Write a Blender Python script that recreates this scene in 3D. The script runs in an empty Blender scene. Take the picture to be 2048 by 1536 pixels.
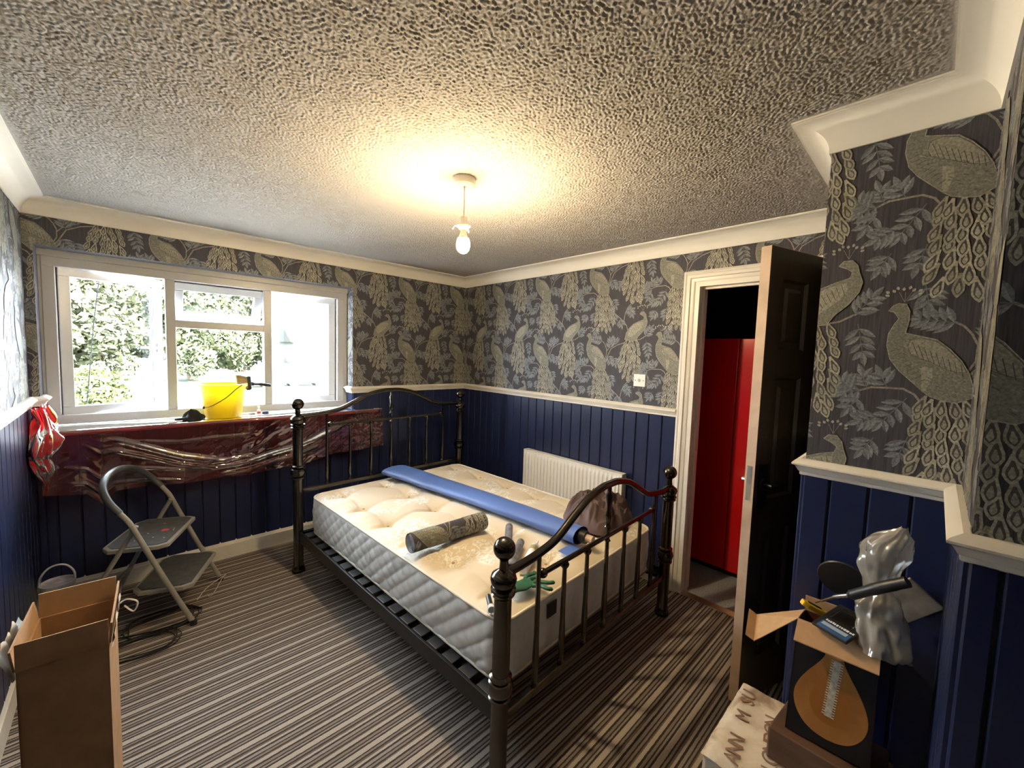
import bpy, math, random
import numpy as np
from mathutils import Vector, Matrix, noise as mnoise
random.seed(7)
PI = math.pi
sc = bpy.context.scene
COL = sc.collection

# ------------------------------------------------------------------ camera
CAM = Vector((-2.6142, -3.4572, 1.5328))
YAW, PITCH, ROLL, FPX = 0.7652, 0.0723, 0.0322, 813.24
fwd = Vector((math.sin(YAW)*math.cos(PITCH), math.cos(YAW)*math.cos(PITCH), -math.sin(PITCH)))
rt = Vector((math.cos(YAW), -math.sin(YAW), 0)); up = rt.cross(fwd)
rt, up = math.cos(ROLL)*rt + math.sin(ROLL)*up, -math.sin(ROLL)*rt + math.cos(ROLL)*up
cd = bpy.data.cameras.new('camera'); cam = bpy.data.objects.new('camera', cd); COL.objects.link(cam)
cam.matrix_world = Matrix(((rt.x, up.x, -fwd.x, CAM.x), (rt.y, up.y, -fwd.y, CAM.y), (rt.z, up.z, -fwd.z, CAM.z), (0, 0, 0, 1)))
cd.sensor_fit = 'HORIZONTAL'; cd.sensor_width = 36.0; cd.lens = FPX/2048*36.0; cd.clip_start = 0.02; cd.clip_end = 300
sc.camera = cam

# ------------------------------------------------------------------ world, sun, exposure
w = bpy.data.worlds.new('sky'); sc.world = w; w.use_nodes = True
bg = w.node_tree.nodes['Background']
bg.inputs['Color'].default_value = (0.80, 0.90, 1.0, 1); bg.inputs['Strength'].default_value = 10.5
sl = bpy.data.lights.new('sun', 'SUN'); sl.energy = 60.0; sl.angle = math.radians(1.0); sl.color = (1.0, 0.95, 0.86)
sun = bpy.data.objects.new('sun', sl); COL.objects.link(sun)
sun.rotation_euler = (math.radians(50), 0, math.radians(25)); sun.location = (0, -8, 12)
BULB_L = 400.0           # radiance of the frosted bulb dome
sc.view_settings.view_transform = 'Standard'; sc.view_settings.look = 'None'
sc.view_settings.exposure = 2.2; sc.view_settings.gamma = 1.0; sc.view_settings.use_curve_mapping = False

# ------------------------------------------------------------------ material helpers
MATS = {}
def pbsdf(name):
    m = bpy.data.materials.new(name); m.use_nodes = True
    return m, m.node_tree.nodes, m.node_tree.links, m.node_tree.nodes['Principled BSDF']
def mat(name, col, rough=.5, metal=0.0, var=0.0, vscale=8.0, bump=0.0, bscale=60.0, coat=0.0, emit=None, emits=0.0, spec=.5, stretch=None, col2=None, detail=4.0):
    if name in MATS: return MATS[name]
    m, N, L, p = pbsdf(name)
    p.inputs['Base Color'].default_value = (*col, 1); p.inputs['Roughness'].default_value = rough
    p.inputs['Metallic'].default_value = metal; p.inputs['Coat Weight'].default_value = coat
    p.inputs['Specular IOR Level'].default_value = spec
    tc = N.new('ShaderNodeTexCoord'); src = tc.outputs['Object']
    if stretch:
        mp = N.new('ShaderNodeMapping'); mp.inputs['Scale'].default_value = stretch; L.new(src, mp.inputs['Vector']); src = mp.outputs['Vector']
    if var > 0 or col2:
        n = N.new('ShaderNodeTexNoise'); n.inputs['Scale'].default_value = vscale; n.inputs['Detail'].default_value = detail; L.new(src, n.inputs['Vector'])
        r = N.new('ShaderNodeValToRGB'); c2 = col2 or tuple(max(0, c*(1-var)) for c in col); c1 = col if col2 else tuple(min(1, c*(1+var)) for c in col)
        r.color_ramp.elements[0].position = .35; r.color_ramp.elements[1].position = .65
        r.color_ramp.elements[0].color = (*c2, 1); r.color_ramp.elements[1].color = (*c1, 1)
        L.new(n.outputs['Fac'], r.inputs['Fac']); L.new(r.outputs['Color'], p.inputs['Base Color'])
    if bump > 0:
        n = N.new('ShaderNodeTexNoise'); n.inputs['Scale'].default_value = bscale; n.inputs['Detail'].default_value = 3; L.new(src, n.inputs['Vector'])
        b = N.new('ShaderNodeBump'); b.inputs['Strength'].default_value = bump; b.inputs['Distance'].default_value = .004
        L.new(n.outputs['Fac'], b.inputs['Height']); L.new(b.outputs['Normal'], p.inputs['Normal'])
    if emit:
        p.inputs['Emission Color'].default_value = (*emit, 1); p.inputs['Emission Strength'].default_value = emits
    MATS[name] = m; return m
def ramp(N, stops, interp='LINEAR'):
    r = N.new('ShaderNodeValToRGB'); cr = r.color_ramp; cr.interpolation = interp
    while len(cr.elements) > 1: cr.elements.remove(cr.elements[-1])
    cr.elements[0].position = stops[0][0]; cr.elements[0].color = (*stops[0][1], 1)
    for pos, c in stops[1:]:
        e = cr.elements.new(pos); e.color = (*c, 1)
    return r

def carpet_mat():
    m, N, L, p = pbsdf('striped_carpet'); p.inputs['Roughness'].default_value = .95; p.inputs['Specular IOR Level'].default_value = .1
    tc = N.new('ShaderNodeTexCoord'); sx = N.new('ShaderNodeSeparateXYZ'); L.new(tc.outputs['Object'], sx.inputs[0])
    nz = N.new('ShaderNodeTexNoise'); nz.inputs['Scale'].default_value = 60; L.new(tc.outputs['Object'], nz.inputs['Vector'])
    a = N.new('ShaderNodeMath'); a.operation = 'MULTIPLY_ADD'; L.new(nz.outputs['Fac'], a.inputs[0]); a.inputs[1].default_value = .0035; L.new(sx.outputs['Y'], a.inputs[2])
    d = N.new('ShaderNodeMath'); d.operation = 'DIVIDE'; L.new(a.outputs[0], d.inputs[0]); d.inputs[1].default_value = .158
    fr = N.new('ShaderNodeMath'); fr.operation = 'FRACT'; L.new(d.outputs[0], fr.inputs[0])
    li, mi, dk, br, gy = (.47, .41, .355), (.25, .208, .178), (.058, .046, .043), (.17, .132, .106), (.31, .272, .245)
    seq = [(li, 21), (dk, 7), (gy, 8), (dk, 5), (mi, 11), (dk, 8), (li, 15), (br, 5), (dk, 6), (mi, 9), (dk, 5), (gy, 12), (dk, 9), (li, 10), (br, 7), (dk, 7), (mi, 8), (dk, 6)]
    tot = sum(k for _, k in seq); pos = 0; stops = []
    for c, k in seq: stops.append((pos/tot, c)); pos += k
    r = ramp(N, stops, 'CONSTANT'); L.new(fr.outputs[0], r.inputs['Fac'])
    n2 = N.new('ShaderNodeTexNoise'); n2.inputs['Scale'].default_value = 350; n2.inputs['Detail'].default_value = 2; L.new(tc.outputs['Object'], n2.inputs['Vector'])
    r2 = ramp(N, [(.3, (.62, .62, .62)), (.7, (1.15, 1.15, 1.15))]); L.new(n2.outputs['Fac'], r2.inputs['Fac'])
    mx = N.new('ShaderNodeMix'); mx.data_type = 'RGBA'; mx.blend_type = 'MULTIPLY'; mx.inputs['Factor'].default_value = 1
    L.new(r.outputs['Color'], mx.inputs[6]); L.new(r2.outputs['Color'], mx.inputs[7]); L.new(mx.outputs[2], p.inputs['Base Color'])
    b = N.new('ShaderNodeBump'); b.inputs['Strength'].default_value = .5; b.inputs['Distance'].default_value = .004
    L.new(n2.outputs['Fac'], b.inputs['Height']); L.new(b.outputs['Normal'], p.inputs['Normal'])
    return m
def ceiling_mat():
    m, N, L, p = pbsdf('textured_ceiling'); p.inputs['Roughness'].default_value = .85; p.inputs['Base Color'].default_value = (.37, .36, .345, 1); p.inputs['Specular IOR Level'].default_value = .2
    tc = N.new('ShaderNodeTexCoord')
    n = N.new('ShaderNodeTexNoise'); n.inputs['Scale'].default_value = 260; n.inputs['Detail'].default_value = 2.0
    L.new(tc.outputs['Object'], n.inputs['Vector'])
    b = N.new('ShaderNodeBump'); b.inputs['Strength'].default_value = .5; b.inputs['Distance'].default_value = .002
    L.new(n.outputs['Fac'], b.inputs['Height']); L.new(b.outputs['Normal'], p.inputs['Normal'])
    return m
def wallpaper_mat():
    m, N, L, p = pbsdf('wallpaper_ground'); p.inputs['Roughness'].default_value = .62; p.inputs['Specular IOR Level'].default_value = .35
    tc = N.new('ShaderNodeTexCoord'); mp = N.new('ShaderNodeMapping'); mp.inputs['Scale'].default_value = (260, 260, 9); L.new(tc.outputs['Object'], mp.inputs['Vector'])
    n = N.new('ShaderNodeTexNoise'); n.inputs['Scale'].default_value = 1; n.inputs['Detail'].default_value = 2; L.new(mp.outputs['Vector'], n.inputs['Vector'])
    r = ramp(N, [(.3, (.034, .034, .045)), (.7, (.070, .066, .080))]); L.new(n.outputs['Fac'], r.inputs['Fac']); L.new(r.outputs['Color'], p.inputs['Base Color'])
    b = N.new('ShaderNodeBump'); b.inputs['Strength'].default_value = .3; b.inputs['Distance'].default_value = .001; L.new(n.outputs['Fac'], b.inputs['Height']); L.new(b.outputs['Normal'], p.inputs['Normal'])
    return m
def print_mat(name='wallpaper_ink', rough=.55, metal=.1):
    m, N, L, p = pbsdf(name); p.inputs['Roughness'].default_value = rough; p.inputs['Metallic'].default_value = metal
    a = N.new('ShaderNodeAttribute'); a.attribute_name = 'Col'
    tc = N.new('ShaderNodeTexCoord'); n = N.new('ShaderNodeTexNoise'); n.inputs['Scale'].default_value = 180; n.inputs['Detail'].default_value = 3; L.new(tc.outputs['Object'], n.inputs['Vector'])
    r = ramp(N, [(.35, (.62, .62, .62)), (.65, (1.12, 1.12, 1.12))]); L.new(n.outputs['Fac'], r.inputs['Fac'])
    mx = N.new('ShaderNodeMix'); mx.data_type = 'RGBA'; mx.blend_type = 'MULTIPLY'; mx.inputs['Factor'].default_value = 1
    L.new(a.outputs['Color'], mx.inputs[6]); L.new(r.outputs['Color'], mx.inputs[7]); L.new(mx.outputs[2], p.inputs['Base Color'])
    return m
def clear_mat(name, tint, gloss_rough=.02, refl=.12, dif=None, difw=0.0, fres=1.35):
    m = bpy.data.materials.new(name); m.use_nodes = True; N = m.node_tree.nodes; L = m.node_tree.links; N.clear()
    o = N.new('ShaderNodeOutputMaterial'); t = N.new('ShaderNodeBsdfTransparent'); t.inputs['Color'].default_value = (*tint, 1)
    g = N.new('ShaderNodeBsdfGlossy'); g.inputs['Roughness'].default_value = gloss_rough; g.inputs['Color'].default_value = (1, 1, 1, 1)
    sh = t.outputs[0]
    if dif:
        d = N.new('ShaderNodeBsdfDiffuse'); d.inputs['Color'].default_value = (*dif, 1); tl = N.new('ShaderNodeBsdfTranslucent'); tl.inputs['Color'].default_value = (*dif, 1)
        a = N.new('ShaderNodeMixShader'); a.inputs[0].default_value = .4; L.new(d.outputs[0], a.inputs[1]); L.new(tl.outputs[0], a.inputs[2])
        b = N.new('ShaderNodeMixShader'); b.inputs[0].default_value = difw; L.new(sh, b.inputs[1]); L.new(a.outputs[0], b.inputs[2]); sh = b.outputs[0]
    fr = N.new('ShaderNodeFresnel'); fr.inputs['IOR'].default_value = fres
    mu = N.new('ShaderNodeMath'); mu.operation = 'MULTIPLY_ADD'; mu.use_clamp = True; L.new(fr.outputs[0], mu.inputs[0]); mu.inputs[1].default_value = 1.0; mu.inputs[2].default_value = refl*.25
    x = N.new('ShaderNodeMixShader'); L.new(mu.outputs[0], x.inputs[0]); L.new(sh, x.inputs[1]); L.new(g.outputs[0], x.inputs[2]); L.new(x.outputs[0], o.inputs['Surface'])
    return m

# ------------------------------------------------------------------ mesh helpers
class MB:
    def __init__(s): s.v = []; s.f = []; s.m = []; s.c = None
    def add(s, vs, fs, mi=0):
        o = len(s.v); s.v.extend([tuple(v) for v in vs]); s.f.extend([tuple(i+o for i in f) for f in fs]); s.m.extend([mi]*len(fs)); return s
    def box(s, x0, x1, y0, y1, z0, z1, mi=0):
        return s.add([(x0,y0,z0),(x1,y0,z0),(x1,y1,z0),(x0,y1,z0),(x0,y0,z1),(x1,y0,z1),(x1,y1,z1),(x0,y1,z1)],
                     [(0,3,2,1),(4,5,6,7),(0,1,5,4),(1,2,6,5),(2,3,7,6),(3,0,4,7)], mi)
    def bar(s, a, b, wx, wz, upv=(0,0,1), mi=0):
        a = Vector(a); b = Vector(b); d = (b-a).normalized(); u = Vector(upv); r = d.cross(u).normalized(); u = r.cross(d)
        vs = []
        for p in (a, b):
            for sx, sz in ((-1,-1),(1,-1),(1,1),(-1,1)): vs.append(p + r*sx*wx/2 + u*sz*wz/2)
        return s.add(vs, [(0,1,2,3),(7,6,5,4),(0,4,5,1),(1,5,6,2),(2,6,7,3),(3,7,4,0)], mi)
    def tube(s, pts, r, n=10, caps=True, closed=False, mi=0, flat=1.0):
        P = [Vector(p) for p in pts]; k = len(P); R = r if isinstance(r, (list, tuple)) else [r]*k
        vs = []; fs = []; prev = None
        for i, p in enumerate(P):
            if closed: t = P[(i+1) % k]-P[i-1]
            else: t = P[min(i+1, k-1)]-P[max(i-1, 0)]
            t.normalize()
            if prev is None:
                a = Vector((0,0,1)) if abs(t.z) < .9 else Vector((1,0,0)); u = t.cross(a).normalized()
            else: u = (prev - t*prev.dot(t)).normalized()
            prev = u; w_ = t.cross(u)
            for j in range(n):
                an = 2*PI*j/n; vs.append(p + u*math.cos(an)*R[i] + w_*math.sin(an)*R[i]*flat)
        for i in range(k if closed else k-1):
            for j in range(n):
                a0 = i*n+j; a1 = i*n+(j+1) % n; b0 = ((i+1) % k)*n+j; b1 = ((i+1) % k)*n+(j+1) % n
                fs.append((a0, a1, b1, b0))
        if caps and not closed: fs.append(tuple(range(n-1, -1, -1))); fs.append(tuple((k-1)*n+j for j in range(n)))
        return s.add(vs, fs, mi)
    def lathe(s, prof, c=(0,0,0), n=20, mi=0, M=None):
        vs = []; fs = []; k = len(prof)
        for r, z in prof:
            for j in range(n):
                v = Vector((r*math.cos(2*PI*j/n), r*math.sin(2*PI*j/n), z))
                if M is not None: v = M @ v
                vs.append(v + Vector(c))
        for i in range(k-1):
            for j in range(n): fs.append((i*n+j, i*n+(j+1) % n, (i+1)*n+(j+1) % n, (i+1)*n+j))
        if prof[0][0] > 1e-5: fs.append(tuple(range(n-1, -1, -1)))
        if prof[-1][0] > 1e-5: fs.append(tuple((k-1)*n+j for j in range(n)))
        return s.add(vs, fs, mi)
    def grid(s, fn, nu, nv, mi=0, wrapu=False):
        vs = [fn(i/(nu if wrapu else nu-1), j/(nv-1)) for i in range(nu) for j in range(nv)]; fs = []
        for i in range(nu if wrapu else nu-1):
            for j in range(nv-1):
                a = i*nv+j; b = ((i+1) % nu)*nv+j; fs.append((a, b, b+1, a+1))
        return s.add(vs, fs, mi)
    def prism(s, poly, z0, z1, M=None, mi=0):
        n = len(poly); vs = [Vector((x, y, z0)) for x, y in poly]+[Vector((x, y, z1)) for x, y in poly]
        if M is not None: vs = [M @ v for v in vs]
        return s.add(vs, [tuple(range(n-1, -1, -1)), tuple(range(n, 2*n))]+[(i, (i+1) % n, n+(i+1) % n, n+i) for i in range(n)], mi)
    def xf(s, M): s.v = [tuple(M @ Vector(v)) for v in s.v]; return s
    def mesh(s, name, mats, smooth=None):
        me = bpy.data.meshes.new(name); me.from_pydata(s.v, [], s.f); me.update()
        if not isinstance(mats, (list, tuple)): mats = [mats]
        for m in mats: me.materials.append(m)
        if len(mats) > 1: me.polygons.foreach_set('material_index', s.m)
        if smooth is not None:
            me.polygons.foreach_set('use_smooth', [True]*len(me.polygons))
            if smooth < 179: me.set_sharp_from_angle(angle=math.radians(smooth))
        return me
    def build(s, name, mats, parent=None, smooth=None, bevel=0.0, loc=None):
        o = bpy.data.objects.new(name, s.mesh(name, mats, smooth)); COL.objects.link(o)
        if loc: o.location = loc
        if parent: o.parent = parent
        if bevel > 0:
            b = o.modifiers.new('bevel', 'BEVEL'); b.width = bevel; b.segments = 2; b.limit_method = 'ANGLE'; b.angle_limit = math.radians(40)
        return o
def tag(o, label=None, cat=None, group=None, kind=None):
    if label: o['label'] = label
    if cat: o['category'] = cat
    if group: o['group'] = group
    if kind: o['kind'] = kind
    return o
def empty(name, loc=(0,0,0), rz=0.0):
    o = bpy.data.objects.new(name, None); COL.objects.link(o); o.location = loc; o.rotation_euler = (0,0,rz); o.empty_display_size = .05; return o
def struct(o): o['kind'] = 'structure'; return o
def inst(me, name, parent, loc=(0,0,0)):
    o = bpy.data.objects.new(name, me); COL.objects.link(o); o.parent = parent; o.location = loc; return o
def nz(x, y=0.0, z=0.0): return mnoise.noise(Vector((x, y, z)))
def bez(pts, n=8):          # smooth polyline through points (Catmull-Rom)
    P = [Vector(p) for p in pts]; out = []
    for i in range(len(P)-1):
        p0 = P[max(i-1, 0)]; p1 = P[i]; p2 = P[i+1]; p3 = P[min(i+2, len(P)-1)]
        for k in range(n):
            t = k/n; out.append(.5*((2*p1)+(p2-p0)*t+(2*p0-5*p1+4*p2-p3)*t*t+(3*p1-p0-3*p2+p3)*t**3))
    out.append(P[-1]); return out
def sweep(path, prof, closed=False):
    """sweep profile (distance into the room, height) along wall line; room on the right-hand side of the path"""
    P = [Vector((x, y)) for x, y in path]; k = len(P); mb = MB(); n = len(prof); vs = []
    for i in range(k):
        if closed or 0 < i < k-1:
            d0 = (P[i]-P[i-1]).normalized(); d1 = (P[(i+1) % k]-P[i]).normalized()
        elif i == 0: d0 = d1 = (P[1]-P[0]).normalized()
        else: d0 = d1 = (P[-1]-P[-2]).normalized()
        n0 = Vector((d0.y, -d0.x)); n1 = Vector((d1.y, -d1.x)); m = (n0+n1); m = m/(1+n0.dot(n1))
        for d, z in prof: vs.append((P[i].x+m.x*d, P[i].y+m.y*d, z))
    fs = []
    for i in range(k if closed else k-1):
        for j in range(n-1):
            a = i*n+j; b = ((i+1) % k)*n+j; fs.append((a, b, b+1, a+1))
    if not closed: fs += [tuple(range(n)), tuple((k-1)*n+j for j in range(n-1, -1, -1))]
    return mb.add(vs, fs)

# ------------------------------------------------------------------ shared materials
M_WHITE = mat('white_gloss_paint', (.72, .69, .63), .35, var=.04, vscale=5)
M_CREAMW = mat('cream_coving_paint', (.68, .66, .61), .55, var=.03, vscale=3)
M_UPVC = mat('white_upvc', (.80, .81, .82), .25)
M_FRAME = mat('window_frame_plastic', (.46, .47, .48), .3)
M_NAVY = mat('navy_panel_paint', (.0115, .0180, .062), .32, var=.10, vscale=6, bump=.05, bscale=90)
M_PAPER = wallpaper_mat(); M_INK = print_mat()
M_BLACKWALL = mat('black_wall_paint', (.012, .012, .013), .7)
M_IRON = mat('dark_bronze_metal', (.105, .094, .082), .18, metal=1.0, var=.15, vscale=14)
M_BLACKMETAL = mat('black_satin_metal', (.018, .018, .02), .35, metal=.6)
M_CHROME = mat('worn_chrome', (.62, .58, .50), .25, metal=1.0, var=.15, vscale=40)
M_BLACKPL = mat('black_plastic', (.015, .015, .017), .4)
M_KRAFT = mat('kraft_cardboard', (.40, .24, .12), .85, var=.08, vscale=22)
M_KRAFTIN = mat('kraft_cardboard_inside', (.44, .27, .14), .9, var=.06, vscale=30)

# ------------------------------------------------------------------ room dimensions
W = 2.9916; H = 2.304; ZC = 2.214; DC = .090; ZD = 1.214; DH = .056
YA = 2.303; DOY0, DOY1, DOZ = -2.372, -3.110, 2.020
P1, YP, YQ, P2, YB = .9488, 3.1729, 3.5285, 1.4275, 4.7
WX0, WX1, WZ0, WZ1 = -2.951, -1.190, 1.035, 2.050       # window reveal

floor = MB().box(-W-.1, .0, -YB-.1, .1, -.12, 0).build('floor', carpet_mat()); struct(floor)
def ceiling_mesh():
    # slab with a stippled, combed plaster underside: worm-like ridges a couple of centimetres apart
    x0, x1, y0, y1, st = -W-.02, .02, -3.62, .02, .0031
    nx, ny = int((x1-x0)/st), int((y1-y0)/st); r = np.random.default_rng(4)
    X, Y = np.meshgrid(np.linspace(x0, x1, nx), np.linspace(y0, y1, ny), indexing='ij')
    fx = np.fft.fftfreq(nx, st)[:, None]; fy = np.fft.rfftfreq(ny, st)[None, :]; fr = np.sqrt(fx**2+fy**2)
    def band(f0, bw_): 
        q = np.fft.irfft2(np.fft.rfft2(r.normal(size=(nx, ny)))*np.exp(-((fr-f0)/bw_)**2), s=(nx, ny)); return q/q.std()
    h = np.tanh(1.3*band(70, 22))*.75+.35*band(112, 25)+.10*band(30, 11); h = np.clip(h, -1.6, 1.6)
    dx = np.minimum(X+W, -X); dy = np.minimum(Y+YB, -Y); d = np.minimum(dx, dy)
    d = np.minimum(d, np.maximum(-P1-X, Y+YP)); d = np.minimum(d, np.maximum(-P2-X, Y+YQ))
    a = np.clip((d-DC-.008)/.02, 0, 1); Z = H-.004+h*.0019*a
    me = bpy.data.meshes.new('ceiling'); nv = nx*ny; co = np.stack([X, Y, Z], -1).reshape(-1, 3).astype(np.float32)
    co = np.concatenate([co, np.array([(x0, -YB-.1, H+.15), (x1+.2, -YB-.1, H+.15), (x1+.2, y1+.3, H+.15), (x0, y1+.3, H+.15), (x0, -YB-.1, H+.0), (x1+.2, -YB-.1, H+.0), (x1+.2, y1+.3, H+.002), (x0, y1+.3, H+.002)], np.float32)])
    I, J = np.meshgrid(np.arange(nx-1), np.arange(ny-1), indexing='ij'); k = (I*ny+J).ravel()
    q = np.stack([k, k+1, k+ny+1, k+ny], -1); b = nv+np.array([(0, 1, 2, 3), (7, 6, 5, 4), (0, 4, 5, 1), (1, 5, 6, 2), (2, 6, 7, 3), (3, 7, 4, 0)])
    q = np.concatenate([q, b]).astype(np.int32); nf = len(q)
    me.vertices.add(len(co)); me.vertices.foreach_set('co', co.ravel()); me.loops.add(nf*4); me.loops.foreach_set('vertex_index', q.ravel())
    me.polygons.add(nf); me.polygons.foreach_set('loop_start', np.arange(0, nf*4, 4, dtype=np.int32)); me.polygons.foreach_set('use_smooth', np.ones(nf, bool)); me.update(calc_edges=True)
    me.materials.append(ceiling_mat()); o = bpy.data.objects.new('ceiling', me); COL.objects.link(o); return o
ceil = struct(ceiling_mesh())
wb = MB()
for a in ((-W-.2, WX0, 0, .28, -.12, H), (WX1, .16, 0, .28, -.12, H), (WX0, WX1, 0, .28, WZ1, H), (WX0, WX1, 0, .28, -.12, WZ0-.02)): wb.box(*a)
wall_back = struct(wb.build('wall_back', M_PAPER))
wr = MB()
for a in ((0, .12, DOY0, 0, -.12, H), (0, .12, -YP-.02, DOY1, -.12, H), (0, .12, DOY1, DOY0, DOZ, H)): wr.box(*a)
wall_right = struct(wr.build('wall_right', M_PAPER))
wall_left = struct(MB().box(-W-.15, -W, -YB-.1, 0, -.12, H).build('wall_left', M_PAPER))
wall_front = struct(MB().box(-W, -P2, -YB-.15, -YB, -.12, H).build('wall_front', M_PAPER))
wall_alcove = struct(MB().box(-P1, .12, -YQ-.01, -YP, -.12, H).build('wall_alcove', M_PAPER))
wall_corner = struct(MB().box(-P2, .12, -YB-.1, -YQ, -.12, H).build('wall_corner', M_PAPER))

# coving, dado rail, skirting
cove = [(0, ZC-.006), (.007, ZC-.006), (.007, ZC)] + [(DC-.083*math.cos(t), ZC+.078*math.sin(t)) for t in [i*PI/2/9 for i in range(1, 10)]] + [(DC, H-.010), (DC+.007, H-.010), (DC+.007, H+.01), (0, H+.01)]
loop = [(-W, -YB), (-W, 0), (0, 0), (0, -YP), (-P1, -YP), (-P1, -YQ), (-P2, -YQ), (-P2, -YB)]
struct(sweep(loop, cove, True).build('trim_1', M_CREAMW, smooth=35))
dp = [(0, ZD), (.012, ZD), (.030, ZD-.010), (.034, ZD-.015), (.034, ZD-.020), (.026, ZD-.024), (.021, ZD-.033), (.017, ZD-.041), (.013, ZD-.044), (.013, ZD-DH+.003), (.010, ZD-DH), (0, ZD-DH)]
for i, pth in enumerate(([(-W, -YB), (-W, 0), (WX0, 0), (WX0, .12)], [(WX1, .12), (WX1, 0), (0, 0), (0, -YA)], [(0, -YP), (-P1, -YP), (-P1, -YQ), (-P2, -YQ), (-P2, -YB)])):
    struct(sweep(pth, dp).build('trim_%d' % (i+2), M_WHITE, smooth=25))
SK = .125
sp = [(0, SK), (.008, SK), (.013, SK-.008), (.016, SK-.022), (.020, SK-.026), (.020, 0), (0, 0)]
for nm, pth in (('left', [(-W, -YB), (-W, 0), (-W+.02, 0)]), ('back', [(-W+.02, 0), (0, 0), (0, -.02)]), ('right', [(0, -.02), (0, -YA)]), ('alcove', [(-P1+.9, -YP), (-P1, -YP), (-P1, -YQ), (-P2, -YQ), (-P2, -YB)])):
    struct(sweep(pth, sp).build('baseboard_'+nm, M_WHITE, smooth=25))

# tongue and groove panelling: every board its own piece
PLW, PLG, PLT = .0955, .0045, .011
def board_mesh(wd, z0, z1):
    c = .004; mb = MB(); pr = [(0, 0), (0, PLT-c), (c, PLT), (wd-c, PLT), (wd, PLT-c), (wd, 0)]
    n = len(pr); vs = [(x, y, z0) for x, y in pr]+[(x, y, z1) for x, y in pr]
    return mb.add(vs, [tuple(range(n)), tuple(range(2*n-1, n-1, -1))]+[(i+n, (i+1) % n+n, (i+1) % n, i) for i in range(n)]).mesh('board', M_NAVY)
BOARDS = {}
def boards(parent, origin, dirn, length, z0=SK-.005, z1=ZD-.012, start=0.0):
    """boards along dirn from origin; they stand proud to the right-hand... room side = left normal of dirn rotated"""
    ang = math.atan2(dirn[1], dirn[0]); t = start; first = True
    while t < length-.012:
        wd = min(PLW-PLG, length-t); key = (round(wd, 4), z0, z1)
        if key not in BOARDS: BOARDS[key] = board_mesh(wd, z0, z1)
        o = inst(BOARDS[key], 'board', parent, (origin[0]+dirn[0]*t, origin[1]+dirn[1]*t, 0)); o.rotation_euler = (0, 0, ang); t += PLW
boards(wall_right, (0, -YA-.0), (0, 1), YA-.02)
boards(wall_back, (0, 0), (-1, 0), -WX1+0.0)
boards(wall_back, (WX1, 0), (-1, 0), WX1-WX0, z1=1.0)
boards(wall_back, (WX0, 0), (-1, 0), .03)
boards(wall_left, (-W, 0), (0, -1), YB-.3)
boards(wall_alcove, (-P1, -YQ), (0, 1), YQ-YP)
boards(wall_alcove, (-P1, -YP), (1, 0), P1-.06)
boards(wall_corner, (-P2, -YQ), (1, 0), P2-P1-.012)
boards(wall_corner, (-P2, -YQ-.9), (0, 1), .9)
# blue painted strips inside the window reveal below the dado return
for x0, x1 in ((WX0, WX0+.004), (WX1-.004, WX1)):
    inst(MB().box(x0, x1, .002, .12, 1.03, ZD-DH).mesh('reveal_panel', M_NAVY), 'reveal_panel', wall_back)

# ------------------------------------------------------------------ wallpaper print (flat ink shapes on the paper)
UP, VP = .568, .556
INK_OL, INK_OL2, INK_DK, INK_FE, INK_FE2, INK_BL, INK_BL2, INK_BR = (.235, .240, .200), (.31, .305, .25), (.080, .080, .080), (.31, .30, .245), (.39, .375, .305), (.135, .152, .172), (.22, .24, .258), (.28, .255, .21)
A_body = [(-.013,-.014),(-.004,.001),(.007,.007),(.024,.004),(.033,-.017),(.033,-.047),(.028,-.08),(.061,-.09),(.094,-.1),(.12,-.125),(.146,-.16),(.162,-.193),(.171,-.227),(.171,-.259),(.145,-.275),(.118,-.272),(.091,-.262),(.076,-.249),(.052,-.223),(.021,-.19),(0,-.158),(-.01,-.117),(-.009,-.083),(.001,-.056),(.011,-.038),(0,-.019)]
A_wing = [(.036,-.123),(.039,-.1),(.062,-.095),(.094,-.105),(.118,-.128),(.144,-.161),(.157,-.19),(.14,-.191),(.113,-.18),(.085,-.163),(.061,-.153),(.044,-.142)]
A_neck = [(.01,-.036),(.031,-.024),(.03,-.05),(.025,-.08),(.032,-.11),(.021,-.13),(-.001,-.124),(-.005,-.097),(.001,-.059)]
A_thigh = [(.068,-.176),(.091,-.181),(.093,-.207),(.082,-.247),(.073,-.245)]
B_body = [(-.015,-.005),(-.003,.009),(.018,.009),(.032,-.008),(.037,-.031),(.047,-.061),(.041,-.091),(.017,-.128),(-.014,-.158),(-.034,-.190),(-.078,-.195),(-.123,-.18),(-.113,-.134),(-.093,-.104),(-.061,-.074),(-.019,-.056),(.015,-.045),(.02,-.027),(.006,-.016)]
B_wing = [(-.100,-.150),(-.088,-.108),(-.058,-.080),(-.018,-.064),(.010,-.060),(.012,-.085),(-.008,-.115),(-.040,-.142),(-.075,-.165)]
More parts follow.
